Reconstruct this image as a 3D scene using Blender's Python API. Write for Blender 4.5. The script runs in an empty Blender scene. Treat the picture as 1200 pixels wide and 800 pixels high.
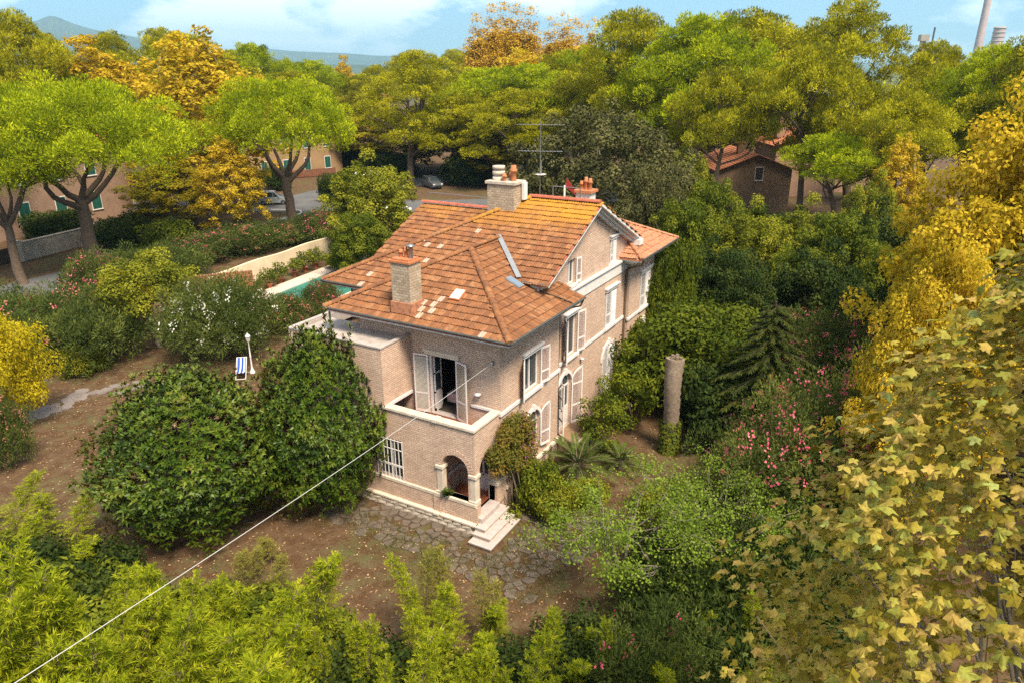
import bpy, bmesh, math, random
import numpy as np
from mathutils import Vector, Matrix

# ---------------------------------------------------------------- camera, world, sun, exposure
SC = bpy.context.scene
COL = SC.collection
CAM = np.array([-21.606, -12.77, 16.819]); YAW, PITCH, ROLL, FPX = .516, -.359, -.002, 837.6
_c, _s, _cp, _sp = math.cos(YAW), math.sin(YAW), math.cos(PITCH), math.sin(PITCH)
FW = np.array([_c*_cp, _s*_cp, _sp]); RT = np.array([_s, -_c, 0.]); UP = np.cross(RT, FW)
_r, _u = RT*math.cos(ROLL)+UP*math.sin(ROLL), UP*math.cos(ROLL)-RT*math.sin(ROLL)
cd = bpy.data.cameras.new('camera'); cam = bpy.data.objects.new('camera', cd); COL.objects.link(cam)
cd.sensor_width = 36; cd.lens = FPX/1200*36; cd.clip_end = 60000; cd.clip_start = .1
cam.matrix_world = Matrix(((_r[0], _u[0], -FW[0], CAM[0]), (_r[1], _u[1], -FW[1], CAM[1]), (_r[2], _u[2], -FW[2], CAM[2]), (0, 0, 0, 1)))
SC.camera = cam
SUN_AZ = math.radians(-121); SUN_EL = math.radians(56)     # azimuth measured from +X towards +Y
SC.view_settings.view_transform = 'Standard'; SC.view_settings.look = 'None'
SC.view_settings.exposure = 1.03; SC.view_settings.gamma = 1; SC.view_settings.use_curve_mapping = False
try:
    SC.cycles.use_denoising = False; SC.cycles.denoiser = 'OPENIMAGEDENOISE'
    SC.cycles.max_bounces = 8; SC.cycles.diffuse_bounces = 3; SC.cycles.glossy_bounces = 2
    SC.cycles.transmission_bounces = 4; SC.cycles.volume_bounces = 0; SC.cycles.transparent_max_bounces = 8
    SC.cycles.sample_clamp_indirect = 4.; SC.cycles.use_adaptive_sampling = False; SC.cycles.caustics_reflective = False; SC.cycles.caustics_refractive = False
except Exception: pass

sun = bpy.data.lights.new('sun', 'SUN'); sun.energy = 5.0; sun.angle = math.radians(16); sun.color = (1, .87, .68)
so = bpy.data.objects.new('sun', sun); COL.objects.link(so)
so.rotation_euler = Vector((math.cos(SUN_AZ)*math.cos(SUN_EL), math.sin(SUN_AZ)*math.cos(SUN_EL), math.sin(SUN_EL))).to_track_quat('Z', 'Y').to_euler()

W = bpy.data.worlds.new('World'); SC.world = W; W.use_nodes = True
nt = W.node_tree; nt.nodes.clear()
def N(t, ty, **kw):
    n = t.nodes.new(ty)
    for k, v in kw.items():
        if k.startswith('i_'): n.inputs[k[2:].replace('_', ' ')].default_value = v
        else: setattr(n, k, v)
    return n
def math_(t, op, a, b=None, clamp=False):
    m = t.nodes.new('ShaderNodeMath'); m.operation = op; m.use_clamp = clamp
    for i, v in enumerate((a, b)):
        if v is None: continue
        if isinstance(v, (int, float)): m.inputs[i].default_value = v
        else: t.links.new(v, m.inputs[i])
    return m.outputs[0]
def mixc(t, fac, a, b, blend='MIX'):
    m = t.nodes.new('ShaderNodeMix'); m.data_type = 'RGBA'; m.blend_type = blend
    for i, v in ((0, fac), (6, a), (7, b)):
        if isinstance(v, (int, float)): m.inputs[i].default_value = v
        elif isinstance(v, (tuple, list)): m.inputs[i].default_value = tuple(v)+((1,) if len(v) == 3 else ())
        else: t.links.new(v, m.inputs[i])
    return m.outputs[2]
def ramp(t, fac, stops):
    r = t.nodes.new('ShaderNodeValToRGB'); e = r.color_ramp.elements
    while len(e) < len(stops): e.new(.5)
    for el, (p, c) in zip(e, stops):
        el.position = p; el.color = tuple(c)+((1,) if len(c) == 3 else ())
    t.links.new(fac, r.inputs[0]); return r.outputs[0]
sky = N(nt, 'ShaderNodeTexSky'); sky.sky_type = 'NISHITA'; sky.sun_disc = False
sky.sun_elevation = SUN_EL; sky.sun_rotation = math.pi/2-SUN_AZ
sky.air_density = 1.0; sky.dust_density = .1; sky.ozone_density = 2.2; sky.altitude = 20
tc = N(nt, 'ShaderNodeTexCoord')
mp = N(nt, 'ShaderNodeMapping'); mp.inputs['Scale'].default_value = (3.1, 3.1, 7.5); mp.inputs['Location'].default_value = (-2.73, 4.62, -3.74)
nt.links.new(tc.outputs['Generated'], mp.inputs['Vector'])
n1 = N(nt, 'ShaderNodeTexNoise', i_Scale=1.55, i_Detail=9.0, i_Roughness=.56); nt.links.new(mp.outputs[0], n1.inputs['Vector'])
n2 = N(nt, 'ShaderNodeTexNoise', i_Scale=.7, i_Detail=2.0); nt.links.new(mp.outputs[0], n2.inputs['Vector'])
cl = math_(nt, 'ADD', math_(nt, 'MULTIPLY', n1.outputs[0], .62), math_(nt, 'MULTIPLY', n2.outputs[0], .5))
sz_ = N(nt, 'ShaderNodeSeparateXYZ'); nt.links.new(tc.outputs['Generated'], sz_.inputs[0])
low = math_(nt, 'MULTIPLY', math_(nt, 'ADD', sz_.outputs[2], -.012), 40., True)
cmask = ramp(nt, cl, [(.54, (0, 0, 0)), (.60, (1, 1, 1))])
skyb = mixc(nt, 1., sky.outputs[0], (.78, 1.06, 1.32), 'MULTIPLY')
skyc = mixc(nt, math_(nt, 'MULTIPLY', math_(nt, 'MULTIPLY', cmask, low), .85), skyb, (21., 21., 21.))
bg = N(nt, 'ShaderNodeBackground', i_Strength=.060); nt.links.new(skyc, bg.inputs[0])
nt.links.new(bg.outputs[0], N(nt, 'ShaderNodeOutputWorld').inputs[0])

# ---------------------------------------------------------------- picture <-> place
def ray(px, py): return FW + RT*(px-600)/FPX + UP*(400-py)/FPX
def gp(px, py, z=0.):
    d = ray(px, py); return CAM + d*(z-CAM[2])/d[2]
def at(px, py, dist):
    d = ray(px, py); return CAM + d*dist/math.hypot(d[0], d[1])
def ppm(p): return FPX/float((np.array(p)-CAM)@FW)      # pixels per metre there

# ---------------------------------------------------------------- objects
def put(o, parent=None):
    COL.objects.link(o)
    if parent is not None: o.parent = parent
    return o
def tag(o, label=None, cat=None, group=None, kind=None):
    if label: o['label'] = label
    if cat: o['category'] = cat
    if group: o['group'] = group
    if kind: o['kind'] = kind
    return o
def thing(name, label, cat, loc=(0, 0, 0), rz=0., group=None):
    o = bpy.data.objects.new(name, None); o.empty_display_size = .3; put(o)
    o.location = tuple(float(v) for v in loc); o.rotation_euler = (0, 0, rz)
    return tag(o, label, cat, group)
def meshobj(name, me, parent=None, loc=None, rot=None, scale=None, mat=None):
    o = bpy.data.objects.new(name, me); put(o, parent)
    if loc is not None: o.location = tuple(float(v) for v in loc)
    if rot is not None: o.rotation_euler = rot
    if scale is not None: o.scale = (scale,)*3 if isinstance(scale, (int, float)) else scale
    return o
def copy_tree(o, parent=None):
    c = o.copy(); COL.objects.link(c); c.parent = parent
    for ch in list(o.children): copy_tree(ch, c)
    return c

class MB:
    """collects polygons of ONE part"""
    def __init__(s): s.v = []; s.f = []; s.sm = []
    def add(s, vs, fs, smooth=False):
        b = len(s.v); s.v += [tuple(map(float, p)) for p in vs]
        s.f += [tuple(i+b for i in f) for f in fs]; s.sm += [smooth]*len(fs); return s
    def box(s, a, b):
        x0, y0, z0 = [min(a[i], b[i]) for i in range(3)]; x1, y1, z1 = [max(a[i], b[i]) for i in range(3)]
        return s.add([(x0, y0, z0), (x1, y0, z0), (x1, y1, z0), (x0, y1, z0), (x0, y0, z1), (x1, y0, z1), (x1, y1, z1), (x0, y1, z1)],
                     [(3, 2, 1, 0), (4, 5, 6, 7), (0, 1, 5, 4), (1, 2, 6, 5), (2, 3, 7, 6), (3, 0, 4, 7)])
    def obox(s, c, X, Y, Z):
        c, X, Y, Z = map(np.array, (c, X, Y, Z)); P = []
        for k in (-1, 1):
            for i, j in ((-1, -1), (1, -1), (1, 1), (-1, 1)): P.append(c+i*X+j*Y+k*Z)
        return s.add(P, [(3, 2, 1, 0), (4, 5, 6, 7), (0, 1, 5, 4), (1, 2, 6, 5), (2, 3, 7, 6), (3, 0, 4, 7)])
    def tube(s, pts, rad, n=8, cap=True, jit=0., rng=None):
        pts = [np.array(p, float) for p in pts]; m = len(pts)
        if not hasattr(rad, '__len__'): rad = [rad]*m
        V = []; ref = None
        for i in range(m):
            t = pts[min(i+1, m-1)]-pts[max(i-1, 0)]; t /= np.linalg.norm(t)+1e-9
            if ref is None:
                ref = np.array([1., 0, 0]) if abs(t[0]) < .8 else np.array([0, 1., 0])
            a = ref-t*(ref@t); a /= np.linalg.norm(a)+1e-9; b = np.cross(t, a); ref = a
            for k in range(n):
                w = 2*math.pi*k/n; r = rad[i]*(1+(rng.uniform(-jit, jit) if rng is not None else 0))
                V.append(pts[i]+(a*math.cos(w)+b*math.sin(w))*r)
        F = [(i*n+k, i*n+(k+1) % n, (i+1)*n+(k+1) % n, (i+1)*n+k) for i in range(m-1) for k in range(n)]
        s.add(V, F, True)
        if cap: s.add([V[k] for k in range(n)], [tuple(range(n))[::-1]]); s.add(V[-n:], [tuple(range(n))])
        return s
    def lathe(s, c, prof, n=16):
        V = [(c[0]+r*math.cos(2*math.pi*k/n), c[1]+r*math.sin(2*math.pi*k/n), c[2]+z) for r, z in prof for k in range(n)]
        F = [(i*n+k, i*n+(k+1) % n, (i+1)*n+(k+1) % n, (i+1)*n+k) for i in range(len(prof)-1) for k in range(n)]
        return s.add(V, F, True)
    def prism(s, poly, d):
        """polygon (3D points) extruded by vector d"""
        n = len(poly); d = np.array(d, float); P = [np.array(p, float) for p in poly]
        return s.add(P+[p+d for p in P], [tuple(range(n))[::-1], tuple(range(n, 2*n))]+[(i, (i+1) % n, n+(i+1) % n, n+i) for i in range(n)])
    def mesh(s, name, mat):
        me = bpy.data.meshes.new(name); me.from_pydata(s.v, [], s.f); me.validate()
        if mat: me.materials.append(mat)
        if any(s.sm):
            me.polygons.foreach_set('use_smooth', s.sm[:len(me.polygons)] if len(s.sm) == len(me.polygons) else [False]*len(me.polygons))
        me.update(); return me
    def build(s, name, mat, parent=None, bevel=0., **kw):
        me = s.mesh(name, mat)
        bm = bmesh.new(); bm.from_mesh(me)
        bmesh.ops.recalc_face_normals(bm, faces=bm.faces)
        if bevel:
            bmesh.ops.bevel(bm, geom=[e for e in bm.edges if len(e.link_faces) == 2 and e.calc_face_angle(0) > .5], offset=bevel, segments=1, affect='EDGES')
        bm.to_mesh(me); bm.free()
        return meshobj(name, me, parent, **kw)

# ---------------------------------------------------------------- materials
M = {}
def mat(name):
    m = bpy.data.materials.new(name); m.use_nodes = True; t = m.node_tree
    b = t.nodes['Principled BSDF']; M[name] = m; return m, t, b
def setc(t, b, c):
    if isinstance(c, (tuple, list)): b.inputs['Base Color'].default_value = tuple(c)+(1,)
    else: t.links.new(c, b.inputs['Base Color'])
def pos(t): return N(t, 'ShaderNodeNewGeometry').outputs['Position']
def noise(t, scale, detail=4., rough=.55, vec=None, out=0):
    n = N(t, 'ShaderNodeTexNoise', i_Scale=scale, i_Detail=detail, i_Roughness=rough)
    t.links.new(vec if vec is not None else pos(t), n.inputs['Vector']); return n.outputs[out]
def bump(t, b, h, strength=.4, dist=.02):
    n = N(t, 'ShaderNodeBump', i_Strength=strength, i_Distance=dist); t.links.new(h, n.inputs['Height']); t.links.new(n.outputs[0], b.inputs['Normal'])
def plain(name, c, rough=.6, metal=0., var=.25, scale=3., spec=.4, bmp=.0):
    """one paint or stone, a little uneven and weathered"""
    m, t, b = mat(name)
    k = noise(t, scale, 5., .6); k2 = noise(t, scale*9, 3., .6)
    f = math_(t, 'ADD', math_(t, 'MULTIPLY', k, .7), math_(t, 'MULTIPLY', k2, .3))
    lo = tuple(v*(1-var) for v in c); hi = tuple(min(1, v*(1+var*.6)) for v in c)
    setc(t, b, ramp(t, f, [(.3, lo), (.68, hi)]))
    b.inputs['Roughness'].default_value = rough; b.inputs['Metallic'].default_value = metal
    b.inputs['Specular IOR Level'].default_value = spec
    if bmp: bump(t, b, k2, bmp, .01)
    return m
def wallcoords(t):
    """x or y along the wall, z up - from place and facing, in metres"""
    g = N(t, 'ShaderNodeNewGeometry'); sp = N(t, 'ShaderNodeSeparateXYZ'); t.links.new(g.outputs['Position'], sp.inputs[0])
    sn = N(t, 'ShaderNodeSeparateXYZ'); t.links.new(g.outputs['True Normal'], sn.inputs[0])
    k = math_(t, 'GREATER_THAN', math_(t, 'ABSOLUTE', sn.outputs[0]), .6)
    u = math_(t, 'ADD', math_(t, 'MULTIPLY', sp.outputs[1], k), math_(t, 'MULTIPLY', sp.outputs[0], math_(t, 'SUBTRACT', 1., k)))
    c = N(t, 'ShaderNodeCombineXYZ'); t.links.new(u, c.inputs[0]); t.links.new(sp.outputs[2], c.inputs[1]); return c.outputs[0]
def brick(name, c1, c2, mortar, bw=.26, bh=.075, ms=.011, dirt=.3, sq=.3):
    m, t, b = mat(name); uv = wallcoords(t)
    br = N(t, 'ShaderNodeTexBrick', i_Scale=1.); br.offset = .5
    for k, v in (('Color1', c1), ('Color2', c2), ('Mortar', mortar)): br.inputs[k].default_value = tuple(v)+(1,)
    for k, v in (('Mortar Size', ms), ('Mortar Smooth', .3), ('Bias', -.1), ('Brick Width', bw), ('Row Height', bh)): br.inputs[k].default_value = v
    t.links.new(uv, br.inputs['Vector'])
    k = noise(t, .9, 6., .65); k2 = noise(t, 7., 4., .7); k3 = noise(t, 26., 2., .6)
    c = mixc(t, math_(t, 'MULTIPLY', k3, .3), br.outputs[0], tuple(v*.5 for v in c2))
    c = mixc(t, ramp(t, k2, [(.5, (0, 0, 0)), (.75, (.4, .4, .4))]), c, tuple(min(1, v*1.25) for v in c1))
    c = mixc(t, ramp(t, k, [(.42, (0, 0, 0)), (.75, (dirt,)*3)]), c, (.07, .05, .035))
    setc(t, b, c); b.inputs['Roughness'].default_value = .9; b.inputs['Specular IOR Level'].default_value = .2
    bump(t, b, math_(t, 'ADD', math_(t, 'MULTIPLY', br.outputs[1], -1.), math_(t, 'MULTIPLY', k3, .8)), .7, .015)
    return m
brick('brick_buff', (.66, .465, .345), (.50, .335, .245), (.42, .315, .24), .26, .085, .014, dirt=.22)
brick('brick_ashlar', (.52, .41, .29), (.33, .24, .16), (.30, .25, .19), .22, .11, .014)
brick('brick_brown', (.27, .17, .10), (.20, .12, .07), (.25, .19, .13), dirt=.4)
brick('brick_pink', (.33, .20, .135), (.26, .15, .10), (.30, .22, .16))
plain('white_paint', (.64, .60, .57), .5, var=.16, scale=2.2)
plain('cream_stone', (.56, .47, .37), .8, var=.32, scale=3.5, bmp=.3)
plain('pale_stone', (.46, .39, .31), .85, var=.35, scale=4., bmp=.6)
plain('step_stone', (.40, .34, .315), .6, var=.2, scale=5.)
plain('shutter_pink', (.52, .40, .36), .6, var=.15)
plain('louvre_grey', (.40, .35, .29), .65, var=.15)
plain('terracotta_floor', (.30, .085, .04), .6, var=.35, scale=6.)
plain('terracotta_pot', (.42, .15, .06), .75, var=.3, scale=8.)
plain('ridge_red', (.36, .10, .055), .8, var=.35, scale=5.)
plain('screed', (.36, .31, .28), .8, var=.35, scale=2.5)
plain('lead', (.20, .215, .23), .5, var=.3, scale=5.)
plain('gutter', (.06, .062, .055), .5, var=.3)
plain('pipe_brown', (.13, .085, .05), .5, var=.3)
plain('pipe_green', (.05, .09, .075), .5, var=.3)
plain('steel', (.30, .30, .29), .4, .8, var=.2)
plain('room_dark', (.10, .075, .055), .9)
plain('bed_pink', (.55, .36, .33), .9, var=.15, scale=10.)
plain('skylight_white', (.72, .70, .66), .3)
plain('flag_red', (.30, .025, .02), .7)
plain('cable_white', (.5, .49, .46), .5, var=.1)
plain('bark_pine', (.115, .078, .052), .95, var=.5, scale=6., bmp=1.)
plain('bark_grey', (.20, .165, .125), .95, var=.45, scale=6., bmp=1.)
plain('bark_pale', (.42, .36, .28), .9, var=.4, scale=6., bmp=.6)
plain('bark_palm', (.22, .165, .12), .95, var=.5, scale=9., bmp=1.)
plain('twig', (.17, .125, .085), .9, var=.3)
plain('concrete', (.33, .28, .22), .9, var=.45, scale=1.2, bmp=.3)
plain('cream_plaster', (.66, .53, .35), .85, var=.2, scale=1.)
plain('ochre_plaster', (.29, .18, .09), .9, var=.2, scale=.6)
plain('dark_wood', (.05, .03, .02), .7, var=.4)
plain('red_wood', (.16, .06, .03), .7, var=.4)
plain('green_paint', (.012, .075, .055), .5, var=.25)
plain('pool_edge', (.52, .42, .34), .8, var=.25)
plain('pool_tile', (.05, .30, .24), .4, var=.15)
plain('deck_stone', (.36, .30, .25), .85, var=.3, scale=2.)
plain('tyre', (.012, .012, .013), .8)
plain('stack_concrete', (.42, .31, .29), .85, var=.2, scale=.05)
plain('canvas_white', (.78, .77, .75), .8, var=.1)
def paint(name, c, metal=.3, rough=.25):
    m, t, b = mat(name); setc(t, b, c); b.inputs['Metallic'].default_value = metal; b.inputs['Roughness'].default_value = rough
    b.inputs['Coat Weight'].default_value = .6
paint('car_silver', (.42, .45, .47)); paint('car_navy', (.02, .045, .09)); paint('car_blue', (.03, .16, .30)); paint('car_grey', (.10, .11, .12)); paint('car_white', (.7, .7, .7), 0)
def glass(name, c=(.03, .04, .045), rough=.06):
    m, t, b = mat(name); setc(t, b, c); b.inputs['Roughness'].default_value = rough; b.inputs['Specular IOR Level'].default_value = .8
glass('glass'); glass('skylight_glass', (.14, .19, .24), .12); glass('lamp_red', (.35, .01, .01), .2); glass('lamp_clear', (.6, .6, .58), .15)
# ---------------------------------------------------------------- the villa
PT = .467                                             # roof pitch
house = thing('villa', 'two storey buff brick villa with orange tiled roofs, white shutters and an arched porch', 'house')

def wall_panel(mb, axis, val, out, a0, a1, z0, top, openings, depth=.26):
    """brick wall in the plane axis=val, facing `out` (+-1) along it; openings (a0,a1,b0,b1,arch) are real holes with reveals.
    top: list of (a, z) breakpoints of the upper edge."""
    def P(a, z, d=0.): return (val-out*d, a, z) if axis == 0 else (a, val-out*d, z)
    tops = sorted(top)
    def tz(a):
        for (p, q), (r, s) in zip(tops, tops[1:]):
            if p-1e-6 <= a <= r+1e-6: return q+(s-q)*(a-p)/(r-p) if r > p else q
        return tops[-1][1]
    br = sorted(set([a0, a1]+[p for p, _ in tops if a0 < p < a1]+[v for o in openings for v in o[:2]]))
    for l, r in zip(br, br[1:]):
        m = (l+r)/2; z = z0
        for o in sorted([o for o in openings if o[0] < m < o[1]], key=lambda o: o[2]):
            if o[2] > z+1e-4: mb.add([P(l, z), P(r, z), P(r, o[2]), P(l, o[2])], [(0, 1, 2, 3)])
            z = o[3]
        mb.add([P(l, z), P(r, z), P(r, tz(r)), P(l, tz(l))], [(0, 1, 2, 3)])
    for o in openings:
        l, r, b, t, arch = o
        if arch:
            R = (r-l)/2; zc = t-R; cx = (l+r)/2; n = 14
            arc = [(cx-R*math.cos(math.pi*i/n), zc+R*math.sin(math.pi*i/n)) for i in range(n+1)]
            for i in range(n):
                (p, q), (p2, q2) = arc[i], arc[i+1]
                mb.add([P(p, q), P(p2, q2), P(p2, t), P(p, t)], [(0, 1, 2, 3)])
            path = [(l, b)]+arc+[(r, b)]
        else: path = [(l, b), (l, t), (r, t), (r, b)]
        for (p, q), (p2, q2) in zip(path, path[1:]): mb.add([P(p, q), P(p2, q2), P(p2, q2, depth), P(p, q, depth)], [(0, 1, 2, 3)])
        mb.add([P(l, b), P(r, b), P(r, b, depth), P(l, b, depth)], [(0, 1, 2, 3)])

def louvre_shutter(parent, p0, along, up, w, h, arch=False, fill='shutter_pink', mids=(.33,), name='shutter'):
    """framed louvred leaf: p0 lower hinge corner, `along` horizontal unit vector, thickness across"""
    along = np.array(along, float); up = np.array(up, float); nrm = np.cross(along, up); nrm /= np.linalg.norm(nrm)
    p0 = np.array(p0, float); t = .022; fr = .065
    def bar(a0, a1, b0, b1, th, mb): 
        c = p0+along*(a0+a1)/2+up*(b0+b1)/2; mb.obox(c, along*(a1-a0)/2, up*(b1-b0)/2, nrm*th)
    mb = MB(); hs = h
    if arch:
        hs = h-w*.9
    bar(0, fr, 0, hs if arch else h, t, mb); bar(w-fr, w, 0, h, t, mb); bar(fr, w-fr, 0, fr*1.6, t, mb)
    if not arch: bar(fr, w-fr, h-fr, h, t, mb)
    for m_ in mids: bar(fr, w-fr, h*m_-fr/2, h*m_+fr/2, t, mb)
    def edge(a):
        if not arch: return h
        q = (w-a)/w; return hs+(h-hs)*math.sqrt(max(0, 1-q*q))
    if arch:
        n = 9; A = [i*w/n for i in range(n+1)]
        for i in range(n):
            q = [p0+along*A[i]+up*edge(A[i]), p0+along*A[i+1]+up*edge(A[i+1]), p0+along*A[i+1]+up*(edge(A[i+1])-fr), p0+along*A[i]+up*(edge(A[i])-fr)]
            mb.prism([v-nrm*t for v in q], nrm*2*t)
    o = mb.build(name, M['white_paint'], parent)
    lb = MB(); z = fr*1.6+.02
    while z < h-.1:
        a1 = w-fr; a0 = fr
        if arch:
            while edge(a0)-fr < z+.04 and a0 < a1-.05: a0 += .03
        if a1-a0 > .04:
            c = p0+along*(a0+a1)/2+up*z
            lb.obox(c, along*(a1-a0)/2, (up*.8+nrm*.6)*.028, (nrm*.8-up*.6)*.005)
        z += .052
    lb.build(name+'_louvres', M[fill], parent)
    return o

def ribbon(mb, axis, val, out, a0, a1, z0, z1, proud, back=.05):
    if axis == 0: mb.box((val-out*back, a0, z0), (val+out*proud, a1, z1))
    else: mb.box((a0, val-out*back, z0), (a1, val+out*proud, z1))
def along(axis): return np.array((0, 1., 0)) if axis == 0 else np.array((1., 0, 0))
def pt(axis, val, out, a, z, d): return np.array((val+out*d, a, z)) if axis == 0 else np.array((a, val+out*d, z))

def casement(axis, val, out, l, r, b, t, arch=False, leaf_l=None, leaf_r=None, hood=True, sill=True, closed=False, door=False, name='window', curtain=False, thing_=None, sw=None):
    """one window or glazed door: frame, panes, hood, sill, shutters (leaf_l/leaf_r = opening angle in degrees from the wall)"""
    w = r-l; h = t-b; T = thing_ or house; d = -.15
    fr = MB(); f = .07
    def bar(mb, a0, a1, z0, z1, dd=d, th=.03):
        p, q = pt(axis, val, out, a0, z0, dd-th), pt(axis, val, out, a1, z1, dd+th); mb.box(p, q)
    hs = h-w/2 if arch else h
    bar(fr, l, l+f, b, b+hs); bar(fr, r-f, r, b, b+hs); bar(fr, l+f, r-f, b, b+f)
    if not closed: bar(fr, (l+r)/2-f*.6, (l+r)/2+f*.6, b+f, b+hs-f, d+.004)
    bar(fr, l+f, r-f, b+hs-f, b+hs)
    if arch:
        n = 12; R = w/2; cx = (l+r)/2; zc = t-R
        for i in range(n):
            a, a2 = math.pi*i/n, math.pi*(i+1)/n
            q = [(cx-R*math.cos(a), zc+R*math.sin(a)), (cx-R*math.cos(a2), zc+R*math.sin(a2)), (cx-(R-f)*math.cos(a2), zc+(R-f)*math.sin(a2)), (cx-(R-f)*math.cos(a), zc+(R-f)*math.sin(a))]
            fr.prism([pt(axis, val, out, u, z, d-.03) for u, z in q], pt(axis, val, out, 0, 0, .06)-pt(axis, val, out, 0, 0, 0))
        bar(fr, cx-.02, cx+.02, b+hs, t-f)
    if door:
        bar(fr, l+f, (l+r)/2-f*.6, b+f, b+h*.36, d-.01, .02); bar(fr, (l+r)/2+f*.6, r-f, b+f, b+h*.36, d-.01, .02)
    F = fr.build(name, M['white_paint'], T)
    if not closed:
        for s0, s1 in ((l+f, (l+r)/2-f*.6), ((l+r)/2+f*.6, r-f)):
            g = MB(); bar(g, s0, s1, b+(h*.36 if door else f), b+hs-f, d-.02, .006); g.build('pane', M['glass'], F)
        if arch:
            g = MB(); R = w/2-f; cx = (l+r)/2; zc = t-w/2
            g.prism([pt(axis, val, out, cx-R*math.cos(math.pi*i/12), zc+R*math.sin(math.pi*i/12), d-.02) for i in range(13)], pt(axis, val, out, 0, 0, .01)-pt(axis, val, out, 0, 0, 0))
            g.build('pane', M['glass'], F)
    if hood:
        mb = MB()
        if arch:
            R0, R1 = w/2+.005, w/2+.15; cx = (l+r)/2; zc = t-w/2; n = 14
            for i in range(n):
                a, a2 = math.pi*i/n, math.pi*(i+1)/n
                q = [(cx-R1*math.cos(a), zc+R1*math.sin(a)), (cx-R1*math.cos(a2), zc+R1*math.sin(a2)), (cx-R0*math.cos(a2), zc+R0*math.sin(a2)), (cx-R0*math.cos(a), zc+R0*math.sin(a))]
                mb.prism([pt(axis, val, out, u, z, -.03) for u, z in q], pt(axis, val, out, 0, 0, .1)-pt(axis, val, out, 0, 0, 0))
            k = MB(); ribbon(k, axis, val, out, cx-.07, cx+.07, t-.02, t+.26, .11); k.build('keystone', M['white_paint'], F)
        else:
            ribbon(mb, axis, val, out, l-.12, r+.12, t+.02, t+.17, .10); ribbon(mb, axis, val, out, l-.17, r+.17, t+.17, t+.24, .17)
        mb.build('hood_mould', M['white_paint'], F)
    if sill:
        mb = MB(); ribbon(mb, axis, val, out, l-.12, r+.12, b-.13, b-.001, .13, .14); mb.build('sill', M['white_paint'], F)
    A = along(axis); O = np.array((out, 0, 0)) if axis == 0 else np.array((0, out, 0)); Z = np.array((0, 0, 1.))
    sw = sw or w/2
    if closed:
        for a0, s in ((l+.02, 1), (r-.02, -1)):
            louvre_shutter(F, pt(axis, val, out, a0, b+.01, .02), A*s, Z, w/2-.025, h-.02, False, 'white_paint')
    for ang, a0, s in ((leaf_l, l-.01, -1), (leaf_r, r+.01, 1)):
        if ang is None: continue
        q = math.radians(ang); louvre_shutter(F, pt(axis, val, out, a0, b, .05), A*s*math.cos(q)+O*math.sin(q), Z, sw, h, arch, mids=(.33,) if h < 2.2 or not arch else (.33, .72))
    return F

# walls -----------------------------------------------------------
ZG = 7.35
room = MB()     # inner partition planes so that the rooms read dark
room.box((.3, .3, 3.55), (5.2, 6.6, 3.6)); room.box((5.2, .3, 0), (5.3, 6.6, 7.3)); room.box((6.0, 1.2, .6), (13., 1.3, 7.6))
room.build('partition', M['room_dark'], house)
wr = [(1.86, 3.26, 4.42, 6.06, False), (2.05, 3.30, 1.42, 3.42, True)]
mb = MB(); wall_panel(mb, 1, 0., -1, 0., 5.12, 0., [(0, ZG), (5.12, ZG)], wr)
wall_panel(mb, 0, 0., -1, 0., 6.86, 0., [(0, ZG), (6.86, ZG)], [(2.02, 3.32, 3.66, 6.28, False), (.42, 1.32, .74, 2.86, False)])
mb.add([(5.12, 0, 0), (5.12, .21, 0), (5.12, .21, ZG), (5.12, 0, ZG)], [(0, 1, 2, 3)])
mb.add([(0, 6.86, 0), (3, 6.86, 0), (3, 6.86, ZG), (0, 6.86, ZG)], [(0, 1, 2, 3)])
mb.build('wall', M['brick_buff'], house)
mr = [(6.12, 7.42, 4.42, 6.42, False), (5.55, 6.95, .86, 3.72, True), (10.92, 12.32, 4.5, 6.4, False), (10.75, 12.35, .9, 3.5, True),
      (6.28, 7.08, 7.90, 9.05, False), (11.2, 11.98, 7.84, 9.05, False)]
zr = 11.29-.20
def mtop(x): return zr-PT*abs(8.75-x)
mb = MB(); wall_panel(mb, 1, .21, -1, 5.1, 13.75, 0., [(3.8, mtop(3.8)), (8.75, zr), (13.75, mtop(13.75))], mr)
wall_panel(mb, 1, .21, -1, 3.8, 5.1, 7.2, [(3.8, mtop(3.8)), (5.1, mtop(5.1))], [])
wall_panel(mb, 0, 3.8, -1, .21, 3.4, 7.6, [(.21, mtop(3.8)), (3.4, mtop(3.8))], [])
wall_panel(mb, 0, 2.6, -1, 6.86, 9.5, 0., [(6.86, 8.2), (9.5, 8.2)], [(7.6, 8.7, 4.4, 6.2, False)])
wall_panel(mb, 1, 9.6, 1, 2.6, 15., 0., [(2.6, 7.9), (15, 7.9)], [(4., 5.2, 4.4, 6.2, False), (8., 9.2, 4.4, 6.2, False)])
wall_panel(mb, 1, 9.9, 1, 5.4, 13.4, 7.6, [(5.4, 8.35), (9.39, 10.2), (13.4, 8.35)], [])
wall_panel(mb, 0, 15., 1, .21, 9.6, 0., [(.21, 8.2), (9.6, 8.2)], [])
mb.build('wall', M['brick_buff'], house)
fs = [(15.35, 16.95, 4.32, 6.38, False), (15.4, 16.95, .9, 3.45, True)]
mb = MB(); wall_panel(mb, 1, -.04, -1, 13.62, 17.5, 0., [(13.62, 7.4), (17.5, 7.4)], fs)
mb.add([(13.62, -.04, 0), (13.62, .21, 0), (13.62, .21, 7.4), (13.62, -.04, 7.4)], [(0, 1, 2, 3)])
mb.add([(17.5, -.04, 0), (17.5, 7, 0), (17.5, 7, 7.4), (17.5, -.04, 7.4)], [(0, 1, 2, 3)])
mb.add([(15., 7, 0), (17.5, 7, 0), (17.5, 7, 7.4), (15, 7, 7.4)], [(0, 1, 2, 3)])
mb.build('wall', M['brick_buff'], house)

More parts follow.
